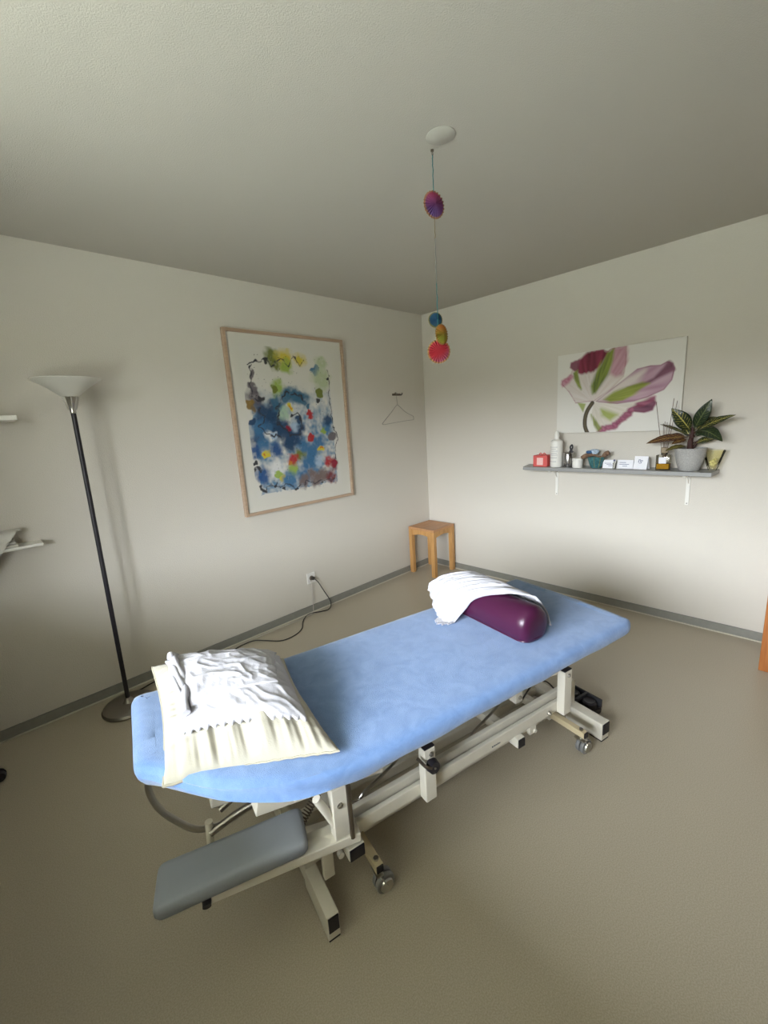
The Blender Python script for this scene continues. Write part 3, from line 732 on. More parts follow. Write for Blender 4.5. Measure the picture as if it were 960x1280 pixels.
cloth_layer(bm, [(.22,.30,0), (.80,.42,0), (.95,.98,0), (.13,1.01,0)], .020, .006, 11.0)
cl = obj('folded_cloth', bm, M['cottonw'], None, smooth=80)
cl.location = TO; cl.rotation_euler = (0, 0, TA)
tag(cl, 'crumpled white cotton cloth folded on top of the cream pillow', 'cloth')
# rolled left hem
bm = BM()
for k, off in enumerate((0, .022, .042)):
    pts = []
    for i in range(15):
        t = i/14; u = .135+off+.02*t; v = .99-.74*t
        q = ptop(u, v, 0) + Vector((.006*math.sin(t*9+k), 0, .024+.006*math.sin(t*11+k*2)))
        pts.append(q)
    tube(bm, pts, lambda t: .011*(.75+.35*math.sin(t*13+k*2)**2), 10, n=4)
obj('rolled_hem', bm, M['cottonw'], cl, smooth=80)
# ------------------------------------------------------------------ bolster
BX, BZ = .446, .5875
def bsec(th):
    """cross-section of the bolster: round above, flattened below; th 0..2pi"""
    c, s = math.cos(th), math.sin(th)
    if s >= 0: return .082*c, .078+.080*s
    return .082*math.copysign(abs(c)**.7, c), .078-.078*abs(s)**.7
def brad(th): return bsec(th)
bm = BM(); rings = []; seg = 48
for y, s in ((-.228, .0), (-.2275, .5), (-.223, .76), (-.214, .90), (-.200, .975), (-.18, 1.0), (-.10, 1), (0, 1), (.10, 1), (.2, 1), (.30, 1.0), (.318, .985), (.330, .93), (.337, .82), (.338, .55), (.338, 0)):
    if s == 0: rings.append([bm.verts.new((BX, y, BZ+.07))]); continue
    R = []
    for k in range(seg):
        x, z = bsec(2*PI*k/seg); R.append(bm.verts.new((BX+x*s, y, BZ+.070+(z-.070)*s)))
    rings.append(R)
for A, B in zip(rings, rings[1:]):
    for k in range(seg):
        j = (k+1) % seg
        if len(A) == 1: bm.faces.new((A[0], B[j], B[k]))
        elif len(B) == 1: bm.faces.new((A[k], A[j], B[0]))
        else: bm.faces.new((A[k], A[j], B[j], B[k]))
bo = obj('bolster', bm, M['purple'], None, smooth=50)
bo.location = TO; bo.rotation_euler = (0, 0, TA)
tag(bo, 'dark purple vinyl bolster lying across the foot end of the table', 'bolster')
bm = BM()
tube(bm, [(BX-.0685, -.185, BZ+.020), (BX-.0690, 0, BZ+.020), (BX-.0685, .31, BZ+.020)], .0032, 8)
tube(bm, [(BX-.0685, -.185, BZ+.020), (BX-.064, -.206, BZ+.022), (BX-.045, -.219, BZ+.026), (BX, -.226, BZ+.028), (BX+.045, -.219, BZ+.026), (BX+.064, -.206, BZ+.022), (BX+.0685, -.185, BZ+.020)], .0030, 8)
obj('piping', bm, M['purple'], bo, smooth=True)
# fringed white towel draped over it
TWL = [[(.325,.125,.594),(.283,.165,.598),(.300,.245,.632),(.338,.335,.672)],
       [(.352,.100,.640),(.352,.170,.660),(.352,.250,.690),(.352,.335,.705)],
       [(.378,.045,.705),(.372,.140,.718),(.372,.230,.730),(.385,.285,.740)],
       [(.440,-.075,.750),(.440,.040,.756),(.440,.150,.758),(.440,.222,.758)],
       [(.505,-.150,.735),(.508,-.03,.742),(.510,.080,.745),(.512,.190,.742)],
       [(.545,-.185,.680),(.550,-.06,.680),(.550,.060,.682),(.552,.150,.680)],
       [(.552,-.205,.625),(.560,-.09,.610),(.562,.030,.606),(.562,.120,.606)]]
def cr(a, b0, c, d, t): return .5*((2*b0)+(c-a)*t+(2*a-5*b0+4*c-d)*t*t+(3*b0-a-3*c+d)*t**3)
def patch(P, u, v):
    def row(R, t):
        n = len(R)-1; k = min(int(t*n), n-1); f_ = t*n-k
        return cr(R[max(k-1,0)], R[k], R[k+1], R[min(k+2,n)], f_)
    rows = [row([Vector(q) for q in R], v) for R in P]
    return row(rows, u)
def hug(q, gap):
    """keep a point at least gap outside the bolster and above the cover"""
    if -.23 < q.y < .345:
        dx = (q.x-BX)/.082; dz = (q.z-BZ-.078)/.078
        r = math.hypot(dx, dz)
        need = 1+gap/.08
        if dz > -.6 and r < need and r > 1e-4: q = Vector((BX+dx/r*need*.082, q.y, BZ+.078+dz/r*need*.078))
    q.z = max(q.z, .588+gap*.4) if q.y < .34 else q.z
    return q
def towel_top(u, v, d=0):
    q = patch(TWL, u, v)
    w = .010*(1-abs(nz(v*7+u*1.6, u*1.4, 1))*2.2) + .005*(1-abs(nz(v*17+u*3, u*3, 4))*2.2)+.002*nz(u*30, v*30, 2)
    q = hug(q, .004)
    n = Vector((q.x-BX, 0, q.z-BZ-.05)); n.normalize()
    return q + n*(.008+max(0, w)+d)
bm = BM(); slab(bm, lambda u, v: towel_top(u, v, .0), lambda u, v: towel_top(u, v, -.005), 90, 80)
tl = obj('draped_towel', bm, M['cottonw'], None, smooth=80)
tl.location = TO; tl.rotation_euler = (0, 0, TA)
tag(tl, 'fringed white towel draped over the purple bolster', 'towel')
bm = BM()
for i in range(16):
    v = .02+.42*i/15; q = towel_top(0, v)
    p1 = q + Vector((-.014, .0, -.004)); p2 = q + Vector((-.026, random.uniform(-.006, .006), -.010)); p2.z = max(p2.z, .590); p1.z = max(p1.z, .591)
    L = 1.5 if i % 5 == 1 else 1
    tube(bm, [q, p1, Vector((q.x+(p2.x-q.x)*L, p2.y, p2.z+.002))], .0032, 6, n=3)
fg = obj('fringe', bm, M['cottonw'], tl, smooth=True)

# ------------------------------------------------------------------ torchiere floor lamp
lp = thing('floor_lamp', 'black torchiere floor lamp with white bowl shade by left wall', 'lamp', (-2.985, -.205, 0)); LZ = .035
b = BM(); lathe(b, [(0,0),(.135,0),(.137,.008),(.130,.020),(.105,.028),(.03,.034),(.022,.045),(.014,.060),(0,.060)], seg=56); obj('base', b, M['darkchrome'], lp, smooth=True)
b = BM(); cyl(b, (0,0,.055), (.022,.003,1.655), .0115, .0115, seg=20); obj('pole', b, M['black'], lp, smooth=True)
b = BM(); lathe(b, [(.010,1.685),(.014,1.69),(.013,1.70),(.016,1.712),(.032,1.765),(.036,1.768),(.0,1.768)], (.022,.003,-LZ), 24)
for k in range(8):
    a = 2*PI*k/8; beam(b, (.022+.016*math.cos(a), .003+.016*math.sin(a), 1.705-LZ), (.022+.035*math.cos(a), .003+.035*math.sin(a), 1.767-LZ), .006, .006, .001)
obj('socket_cup', b, M['chrome'], lp, smooth=True)
b = BM(); lathe(b, [(0,1.768),(.034,1.768),(.055,1.785),(.088,1.812),(.124,1.836),(.145,1.848),(.148,1.851),(.145,1.854),(.122,1.842),(.086,1.818),(.053,1.792),(.03,1.778),(0,1.778)], (.022,.003,-LZ), 64); obj('lamp_shade', b, M['lampglass'], lp, smooth=True)

# ------------------------------------------------------------------ outlet and cords
ou = thing('wall_outlet', 'white double wall outlet with plug above the left baseboard', 'outlet', (-1.545, 0, .295))
b = BM(); bb(b, (-.04, -.010, -.045), (.04, -.001, .045), .003); obj('cover_plate', b, M['outlet'], ou)
b = BM(); cyl(b, (0, -.010, 0), (0, -.0125, 0), .020, seg=24); obj('socket', b, M['cordbr'], ou, smooth=True)
b = BM(); tube(b, [(-1.537,-.014,.292),(-1.535,-.045,.288),(-1.50,-.035,.25),(-1.445,-.03,.15),(-1.395,-.028,.055),(-1.40,-.045,.012),(-1.46,-.085,.006),(-1.52,-.07,.006),(-1.58,-.035,.005),(-1.63,-.032,.005),(-1.68,-.06,.005),(-1.74,-.12,.005),(-1.80,-.20,.005),(-1.89,-.245,.005),(-2.0,-.24,.005),(-2.08,-.14,.005),(-2.13,-.08,.005),(-2.22,-.07,.005),(-2.45,-.11,.005),(-2.65,-.075,.005),(-2.80,-.06,.005),(-2.88,-.08,.006),(-2.905,-.095,.012)], .0038, 8)
bb(b, (-1.552,-.040,.282), (-1.528,-.012,.305), .004)
tag(obj('power_cord', b, M['cordb'], None, smooth=True), 'black power cord curling from wall outlet across the floor', 'cord')
b = BM(); tube(b, [(-1.560,-.012,.275),(-1.562,-.030,.262),(-1.563,-.026,.15),(-1.566,-.026,.03),(-1.575,-.032,.005),(-1.64,-.042,.004),(-1.74,-.055,.004),(-1.9,-.045,.004),(-2.1,-.045,.004),(-2.4,-.04,.004)], .0028, 8)
tag(obj('extension_cord', b, M['cordw'], None, smooth=True), 'thin pale cord dropping straight from outlet and running along baseboard', 'cord')

# ------------------------------------------------------------------ wall hook and hanger
hk = thing('wall_hook', 'small dark coat hook on left wall near the corner', 'hook', (-.41, 0, 1.757))
b = BM(); bb(b, (-.055,-.006,-.010), (.055,-.001,.010), .002); obj('plate', b, M['bronze'], hk)
for x in (-.045, .045):
    b = BM(); tube(b, [(x,-.004,0),(x,-.025,-.004),(x,-.035,.004),(x,-.036,.014)], .0045, 8); obj('peg', b, M['black'] if x > 0 else M['bronze'], hk, smooth=True)
b = BM(); tube(b, [(-.455,-.020,1.766),(-.448,-.030,1.775),(-.436,-.032,1.770),(-.433,-.033,1.755),(-.440,-.033,1.738),(-.436,-.031,1.71),(-.430,-.03,1.672),(-.430,-.03,1.662)], .0016, 6)
tube(b, [(-.430,-.03,1.665),(-.40,-.03,1.645),(-.32,-.03,1.592),(-.225,-.03,1.555),(-.213,-.03,1.54),(-.213,-.03,1.525),(-.222,-.03,1.518),(-.34,-.03,1.512),(-.50,-.03,1.500),(-.62,-.03,1.491),(-.636,-.03,1.497),(-.632,-.03,1.508),(-.52,-.03,1.594),(-.46,-.03,1.645),(-.430,-.03,1.665)], .0019, 6, n=4)
tag(obj('wire_hanger', b, M['darkchrome'], None, smooth=True), 'thin wire clothes hanger hanging from the hook on left wall', 'clothes hanger')

# ------------------------------------------------------------------ stools
def stool(x0, x1, y0, y1, h, wl, wt, label, leg=.042):
    cx, cy = (x0+x1)/2, (y0+y1)/2; t = thing('wooden_stool', label, 'stool', (cx, cy, 0)); a, c = (x1-x0)/2, (y1-y0)/2
    for sx in (-1, 1):
        for sy in (-1, 1):
            b = BM(); bb(b, (min(sx*a, sx*(a-leg)), min(sy*c, sy*(c-leg)), 0), (max(sx*a, sx*(a-leg)), max(sy*c, sy*(c-leg)), h-.022), .003); obj('leg', b, wl, t)
    for sx in (-1, 1):
        b = BM(); n = 14; xx0, xx1 = (sx*(a-.008), sx*(a-.030)); pts = [(-c+leg, h-.085)] + [(-c+leg+(2*c-2*leg)*i/n, h-.085+.018*math.sin(PI*i/n)) for i in range(n+1)] + [(c-leg, h-.022), (-c+leg, h-.022)]
        pts = pts[1:]
        A = [b.verts.new((xx0, y, z)) for y, z in pts]; B = [b.verts.new((xx1, y, z)) for y, z in pts]
        b.faces.new(A); b.faces.new(B[::-1]); 
        for i in range(len(pts)): b.faces.new((A[i], A[(i+1)%len(pts)], B[(i+1)%len(pts)], B[i]))
        obj('apron', b, wl, t)
    for sy in (-1, 1):
        b = BM(); n = 14; y_0, y_1 = (sy*(c-.008), sy*(c-.030)); pts = [(-a+leg+(2*a-2*leg)*i/n, h-.085+.018*math.sin(PI*i/n)) for i in range(n+1)] + [(a-leg, h-.022), (-a+leg, h-.022)]
        A = [b.verts.new((x, y_0, z)) for x, z in pts]; B = [b.verts.new((x, y_1, z)) for x, z in pts]
        b.faces.new(A); b.faces.new(B[::-1])
        for i in range(len(pts)): b.faces.new((A[i], A[(i+1)%len(pts)], B[(i+1)%len(pts)], B[i]))
        obj('apron', b, wl, t)
    b = BM(); n = 12
    def top(u, v):
        x = -a+2*a*u; y = -c+2*c*v; return Vector((x, y, h-.007*math.sin(PI*u)*math.sin(PI*v)))
    slab(b, top, lambda u, v: Vector((-a+2*a*u, -c+2*c*v, h-.022)), n, n)
    obj('seat', b, wt, t, bevel=.002)
    return t
stool(-.360, -.036, -.345, -.024, .478, M['beech'], M['beech_top'], 'light beech wooden stool standing in the room corner')
stool(-.395, -.055, -3.075, -2.723, .62, M['brownwood'], M['brownwood'], 'reddish brown wooden stool against right wall, cut off by photo edge', leg=.046)

# ------------------------------------------------------------------ ceiling cover and mobile
cc = BM(); lathe(cc, [(0, 0), (.052, 0), (.0525, -.0012), (.050, -.0028), (0, -.0032)], (0, 0, 0), 48)
o = obj('ceiling_cover', cc, mat('cover_plastic', (.50, .48, .425), .8), None, smooth=True); o.location = (-1.966, -1.780, H-.0003)
tag(o, 'round white blank cover plate on the ceiling beside mobile', 'ceiling cover')
MX, MY = -1.928, -1.710
mo = thing('paper_mobile', 'hanging string mobile with four colourful paper rosettes', 'mobile', (MX, MY, H-.001))
b = BM(); cyl(b, (0,0,0), (0,0,-.006), .006, seg=12); tube(b, [(0,0,-.004),(.004,0,-.012),(0,0,-.018),(-.003,0,-.012)], .0014, 6); obj('ceiling_hook', b, M['bronze'], mo, smooth=True)
strm = {}
segs = [(-.018,-.05,'t'),(-.05,-.155,'t'),(-.155,-.222,'r'),(-.222,-.30,'b'),(-.30,-.46,'g'),(-.46,-.57,'t'),(-.57,-.74,'t')]
SM = dict(t=mat('teal_string', (.03,.16,.17), .8), r=mat('red_string', (.45,.05,.05), .8), b=mat('brown_string', (.22,.16,.08), .8), g=mat('grey_string', (.16,.17,.16), .8))
for z0, z1, c in segs:
    b = BM(); n = 6
    tube(b, [(.0008*math.sin(i*2+z0*9), .0008*math.cos(i*3), z0+(z1-z0)*i/n) for i in range(n+1)], .0018 if c != 'g' else .0014, 6, n=2)
    obj('string', b, SM[c], mo, smooth=True)
def rosette(z, r, face, c1, c2, c3, rimc):
    """pleated paper disc; face = horizontal direction (radians) the disc looks towards"""
    m = bpy.data.materials.new('rosette_paper'); m.use_nodes = True; nt = m.node_tree; bs = nt.nodes['Principled BSDF']; bs.inputs['Roughness'].default_value = .75
    a = nt.nodes.new('ShaderNodeVertexColor'); a.layer_name = 'Col'; nt.links.new(a.outputs['Color'], bs.inputs['Base Color'])
    fd = Vector((math.cos(face), math.sin(face), 0)); sd_ = Vector((-fd.y, fd.x, 0)); up = Vector((0,0,1)); seg = 48
    bm = BM(); cl_ = bm.verts.layers.float_color.new('Col'); radii = [0, .25, .5, .72, .86, .93, 1.0]
    sides = []
    for s in (1, -1):
        rings = []
        for ri, rr in enumerate(radii):
            R = []
            for k in range(1 if rr == 0 else seg):
                th = 2*PI*k/seg; wob = (.003 if k % 2 else -.003)*rr
                rad = r*rr*(1+(.035 if (k % 2 and rr == 1) else 0))
                q = sd_*rad*math.cos(th)+up*rad*math.sin(th)+fd*(s*(.010*(1-rr**2)+.001)+wob)+Vector((0,0,z))
                v = bm.verts.new(q)
                t = .5+.5*math.sin(th+(0 if s > 0 else 2))*rr; t2 = .5+.5*math.cos(th*1.0+1.0)
                c = Vector(c1).lerp(Vector(c2), t*.9).lerp(Vector(c3), max(0, t2*rr-.35)*1.2)
                if rr > .9: c = Vector(rimc)
                v[cl_] = (*c, 1); R.append(v)
            rings.append(R)
        for A, B in zip(rings, rings[1:]):
            for k in range(seg):
                j = (k+1) % seg
                if len(A) == 1: bm.faces.new((A[0], B[k], B[j]))
                else: bm.faces.new((A[k], A[j], B[j], B[k]))
        sides.append(rings[-1])
    A, B = sides
    for k in range(seg): bm.faces.new((A[k], A[(k+1)%seg], B[(k+1)%seg], B[k]))
    return obj('rosette', bm, m, mo, smooth=50)
fc = math.atan2(-1.15, -1.46)
R0 = rosette(-.184, .047, fc+.65, (.01,.04,.20), (.30,.01,.03), (.16,.03,.14), (.30,.15,.07))
R1 = rosette(-.594, .029, fc+.35, (.004,.035,.10), (.01,.08,.16), (.02,.10,.10), (.20,.17,.04))
R2 = rosette(-.655, .038, fc+.9, (.10,.24,.01), (.42,.07,.01), (.42,.24,.01), (.24,.12,.02))
R3 = rosette(-.717, .046, fc+.15, (.30,.005,.012), (.28,.01,.02), (.20,.07,.14), (.30,.17,.06))
R2.location = (-.004, -.020, 0); R1.location = (0, .012, 0)

# ------------------------------------------------------------------ wall shelf on the right wall
SZ = 1.092
sh = thing('wall_shelf', 'grey wall shelf holding bottles and a plant below the tulip canvas', 'shelf', (0, -1.78, SZ))
b = BM(); pts = [(-.001, -1.12+1.78), (-.19, -1.165+1.78), (-.20, -1.175+1.78), (-.20, -2.395+1.78), (-.001, -2.405+1.78)]
poly_prism(b, pts, -.026, 0); obj('board', b, M['shelf'], sh, bevel=.002)
for y in (-1.365, -2.248):
    b = BM(); yy = y+1.78
    bb(b, (-.008, yy-.011, -.245), (-.001, yy+.011, -.030), .001); bb(b, (-.15, yy-.009, -.040), (-.008, yy+.009, -.030), .001)
    beam(b, (-.006, yy, -.10), (-.07, yy, -.038), .006, .008, .001)
    obj('bracket', b, M['white'], sh)
    for zz in (-.055, -.235):
        bb_ = BM(); cyl(bb_, (-.008, yy, zz), (-.010, yy, zz), .004, seg=10); obj('screw', bb_, M['darkchrome'], sh)
# candle box
t = thing('candle_box', 'small red candle box with pink label at left end of shelf', 'box', (-.115, -1.292, SZ))
b = BM(); bb(b, (-.042,-.058,0), (.042,.058,.088), .004); obj('box', b, M['red'], t)
b = BM(); bb(b, (-.0445,-.026,.012), (-.0422,.026,.070), .001); obj('label_card', b, M['pink'], t)
b = BM(); tube(b, [(0,-.03,.088),(0,-.015,.103),(0,0,.090),(0,.015,.103),(0,.03,.088)], .004, 8); obj('ribbon', b, M['red'], t, smooth=True)
# lotion bottle
t = thing('lotion_bottle', 'tall white pump lotion bottle on the shelf beside red candle box', 'bottle', (-.115, -1.405, SZ))
b = BM(); lathe(b, [(0,0),(.043,0),(.046,.005),(.046,.185),(.043,.198),(.020,.212),(.018,.218),(0,.218)], seg=36); obj('body', b, M['white'], t, smooth=True)
b = BM(); lathe(b, [(0,.216),(.019,.216),(.019,.242),(.014,.262),(.008,.272),(0,.273)], seg=24); obj('cap', b, M['white'], t, smooth=True)
b = BM()
for k, (zz, wd) in enumerate(((.150,.9),(.136,.6),(.120,.9),(.104,.75),(.09,.9),(.070,.8),(.040,.7))):
    for i in range(14):
        a0 = PI+(-wd+2*wd*i/14)*.9-.25; a1 = PI+(-wd+2*wd*(i+1)/14)*.9-.25
        q = [(.0465*math.cos(a), .0465*math.sin(a)) for a in (a0, a1)]
        vs = [b.verts.new((q[0][0], q[0][1], zz)), b.verts.new((q[1][0], q[1][1], zz)), b.verts.new((q[1][0], q[1][1], zz+.004)), b.verts.new((q[0][0], q[0][1], zz+.004))]; b.faces.new(vs)
obj('label_print', b, mat('grey_print', (.42,.42,.42), .7), t)
# steel flask with clip
t = thing('steel_flask', 'small brushed steel jar with black clip between bottle and white jar', 'jar', (-.115, -1.497, SZ))
b = BM(); lathe(b, [(0,0),(.036,0),(.038,.004),(.038,.100),(.034,.108),(.022,.114),(0,.115)], seg=32); obj('body', b, M['steel'], t, smooth=True)
b = BM(); tube(b, [(0,-.010,.112),(0,-.016,.130),(0,-.012,.150),(0,-.024,.165),(0,-.030,.150),(0,-.024,.128),(0,-.030,.112)], .006, 8); bb(b, (-.01,-.034,.105), (.01,-.006,.120), .003); obj('clip', b, M['black'], t, smooth=True)
# small white jar
t = thing('cream_jar', 'small round white cream jar beside the steel jar', 'jar', (-.135, -1.575, SZ))
b = BM(); lathe(b, [(0,0),(.034,0),(.037,.004),(.037,.044),(.034,.050),(0,.050)], seg=32); obj('body', b, M['white'], t, smooth=True)
b = BM(); lathe(b, [(0,.050),(.038,.050),(.039,.054),(.039,.066),(.036,.070),(0,.070)], seg=32); obj('lid', b, M['white'], t, smooth=True)
# glazed bowl with driftwood
t = thing('glazed_bowl', 'small teal and brown glazed bowl on the middle of the shelf', 'bowl', (-.115, -1.70, SZ))
b = BM(); lathe(b, [(0,0),(.030,0),(.040,.02),(.052,.065),(.055,.080),(.050,.080),(.045,.06),(.034,.024),(0,.018)], seg=32, sy=1.1); obj('bowl', b, M['teal'], t, smooth=True)
b = BM(); lathe(b, [(.0305,0),(.041,.02),(.053,.065),(.056,.081)], seg=8, sy=1.1)
for v in list(b.verts):
    if v.co.y > .005: b.verts.remove(v)
obj('brown_glaze', b, M['greeng'], t, smooth=True)
b = BM()
tube(b, [(-.03,.095,.072),(-.02,.06,.088),(0,.02,.092),(.0,-.03,.078),(0,-.06,.098),(0,-.085,.112)], lambda t_: .012+.006*math.sin(t_*9), 8)
tube(b, [(0,-.03,.06),(-.01,-.055,.082),(-.02,-.075,.10)], .010, 8)
o = obj('driftwood', b, M['drift'], None, smooth=True); o.location = t.location; tag(o, 'piece of brown driftwood lying across the glazed bowl', 'driftwood')
b = BM(); lathe(b, [(0,-.018),(.012,-.014),(.022,0),(.020,.014),(.010,.022),(0,.024)], (0,0,0), 14, sy=1.4)
for v in b.verts: v.co += Vector((nz(v.co.x*60, v.co.y*60, v.co.z*60), nz(v.co.y*70, 3, v.co.z*50), nz(v.co.z*60, v.co.x*60)))*.007
o = obj('shell', b, mat('white_blue_shell', (.45,.55,.66), .5, var=.5, vscale=45), None, smooth=True); o.location = (-.120, -1.690, SZ+.116); tag(o, 'small bluish white shell resting on the driftwood', 'shell')
b = BM(); lathe(b, [(0,-.012),(.014,-.009),(.02,0),(.014,.010),(0,.013)], (0,0,0), 14, sy=1.3)
for v in b.verts: v.co += Vector((nz(v.co.x*80, v.co.y*60, 5), nz(v.co.y*70, 8, v.co.z*50), 0))*.006
o = obj('blue_stone', b, M['bluec'], None, smooth=True); o.location = (-.128, -1.655, SZ+.113); tag(o, 'dark blue stone next to the white shell on the driftwood', 'stone')
# cards
def card(y0, y1, h, label, tilt, ink, x=-.11):
    t = thing('folded_card', label, 'card', (x, (y0+y1)/2, SZ), 0, 'white cards standing on the shelf'); w2 = (y1-y0)/2
    b = BM()
    for s in (-1, 1):
        R = Matrix.Rotation(s*.30, 3, 'Y'); c = Vector((s*.5*h*math.sin(.30), 0, .5*h*math.cos(.30)+.0004)); box(b, c, (.0012, 2*abs(w2), h), R.inverted())
    obj('paper', b, M['paper'], t)
    b = BM()
    for (yy, zz, wd, hh) in ink:
        zc = zz*h; xo = -(h-zc)*math.tan(.30)
        R = Matrix.Rotation(-.30, 3, 'Y').inverted(); box(b, (-zc*0 - (h-zc)*0 - .5*0 + (-(h*math.sin(.30)) + zc*math.sin(.30)) - .0012, yy*2*abs(w2), zc*math.cos(.30)), (.0006, wd*2*abs(w2), hh*h), R)
    obj('print', b, M['ink'], t)
    t.rotation_euler = (0, 0, tilt)
    return t
card(-1.748, -1.832, .060, 'leftmost low white card standing right of the glazed bowl', .10, [(.1,.6,.5,.05),(.0,.45,.4,.05),(-.1,.3,.3,.05)])
card(-1.842, -1.945, .062, 'middle low white card between two other cards on shelf', 0, [(.15,.7,.4,.05),(.05,.5,.6,.05),(0,.3,.3,.05)])
card(-1.950, -2.035, .090, 'taller white card with a dark blue ink drawing on shelf', -.1, [(.10,.72,.16,.05),(.16,.60,.05,.16),(.02,.62,.05,.12),(-.08,.66,.14,.05),(-.05,.52,.05,.10),(.06,.47,.14,.04)])
t = thing('tube_bottle', 'tiny clear vial standing between the white cards', 'vial', (-.165, -1.838, SZ))
b = BM(); lathe(b, [(0,0),(.009,0),(.009,.04),(.005,.048),(.005,.056),(0,.056)], seg=16); obj('glass', b, M['glass'], t, smooth=True)
b = BM(); lathe(b, [(0,.056),(.006,.056),(.006,.066),(0,.066)], seg=16); obj('stopper', b, M['ink'], t, smooth=True)
# reed diffuser
t = thing('reed_diffuser', 'square glass reed diffuser with amber oil beside the potted plant', 'diffuser', (-.12, -2.125, SZ))
b = BM(); bb(b, (-.033,-.040,0), (.033,.040,.100), .006)
lathe(b, [(.018,.098),(.018,.135),(.015,.135),(.015,.099)], seg=24); obj('bottle_glass', b, M['glass'], t, smooth=True)
b = BM(); bb(b, (-.0285,-.0355,.0065), (.0285,.0355,.042), .004); obj('oil', b, M['amber'], t)
b = BM(); bb(b, (-.0345,-.020,.045), (-.0335,.022,.085)); obj('label_sticker', b, M['paper'], t)
b = BM(); lathe(b, [(.0185,.112),(.021,.114),(.021,.142),(.017,.146),(.006,.146)], seg=24); obj('collar', b, mat('wood_collar', (.34,.27,.18), .7), t, smooth=True)
for y0, x1, y1, z1 in ((.004,.03,.074,.440),(-.004,.03,-.024,.456),(-.006,.045,-.040,.440),(.002,.02,.014,.312),(-.008,.02,.002,.307),(.008,.01,.02,.30)):
    b = BM(); cyl(b, (0, y0*.3-.02*(y1), .02), (x1, y1, z1), .0016, seg=6); obj('reed', b, M['reed'], t, smooth=True)
# potted croton
PY = -2.262; pp = thing('potted_croton', 'croton plant with dark yellow veined leaves in speckled grey pot', 'potted plant', (-.105, PY, SZ))
b = BM(); lathe(b, [(0,0),(.050,0),(.055,.004),(.070,.045),(.081,.095),(.086,.138),(.087,.142),(.083,.143),(.078,.120),(0,.118)], seg=48); obj('pot', b, M['pot'], pp, smooth=True)
b = BM(); lathe(b, [(.079,.124),(.05,.130),(0,.132)], seg=32); obj('soil', b, M['soil'], pp, smooth=True)
b = BM(); tube(b, [(0,0,.12),(-.004,.004,.17),(.0,.0,.215),(.002,-.004,.27)], lambda t_: .020-.012*t_, 10); tube(b, [(0,.0,.13),(.01,-.02,.16),(.012,-.035,.185)], .008, 8)
for k in range(9):
    a = k*2.4; z = .14+.012*k; tube(b, [(0,0,z), (.022*math.cos(a), .022*math.sin(a), z+.016)], .004, 6, n=2)
obj('stem', b, M['stem'], pp, smooth=True)
def leaf_mat(name, c1, c2, vein):
    m = bpy.data.materials.new(name); m.use_nodes = True; nt = m.node_tree; L = nt.links; bs = nt.nodes['Principled BSDF']; bs.inputs['Roughness'].default_value = .32
    uv = nt.nodes.new('ShaderNodeUVMap'); sp = nt.nodes.new('ShaderNodeSeparateXYZ'); L.new(uv.outputs[0], sp.inputs[0])
    def mt(op, a, b_=None, c_=None):
        n = nt.nodes.new('ShaderNodeMath'); n.operation = op
        for i, q in enumerate((a, b_, c_)):
            if q is None: continue
            if isinstance(q, (int, float)): n.inputs[i].default_value = q
            else: L.new(q, n.inputs[i])
        return n.outputs[0]
    ab = mt('ABSOLUTE', mt('SUBTRACT', sp.outputs['Y'], .5))          # distance from midrib
    s = mt('SUBTRACT', sp.outputs['X'], mt('MULTIPLY', ab, .35))
    wv = mt('ABSOLUTE', mt('SINE', mt('MULTIPLY', s, 34.0)))
    side = mt('LESS_THAN', wv, .24); mid = mt('LESS_THAN', ab, .035)
    nn = nt.nodes.new('ShaderNodeTexNoise'); nn.inputs['Scale'].default_value = 6; L.new(uv.outputs[0], nn.inputs['Vector'])
    inn = mt('LESS_THAN', ab, .40)
    fac = mt('MAXIMUM', mid, mt('MULTIPLY', mt('MULTIPLY', side, inn), mt('GREATER_THAN', nn.outputs['Fac'], .46)))
    r = nt.nodes.new('ShaderNodeMix'); r.data_type = 'RGBA'; L.new(nn.outputs['Fac'], r.inputs[0]); r.inputs[6].default_value = (*c1, 1); r.inputs[7].default_value = (*c2, 1)
    r2 = nt.nodes.new('ShaderNodeMix'); r2.data_type = 'RGBA'; L.new(fac, r2.inputs[0]); L.new(r.outputs[2], r2.inputs[6]); r2.inputs[7].default_value = (*vein, 1)
    L.new(r2.outputs[2], bs.inputs['Base Color']); return m
LM = dict(g=leaf_mat('green_leaf', (.008,.018,.008), (.020,.032,.010), (.46,.40,.10)), r=leaf_mat('red_leaf', (.050,.016,.012), (.08,.035,.015), (.34,.22,.06)),
          d=leaf_mat('dark_leaf', (.010,.022,.010), (.020,.034,.012), (.12,.15,.05)), o=leaf_mat('olive_leaf', (.06,.05,.012), (.10,.08,.02), (.38,.33,.08)))
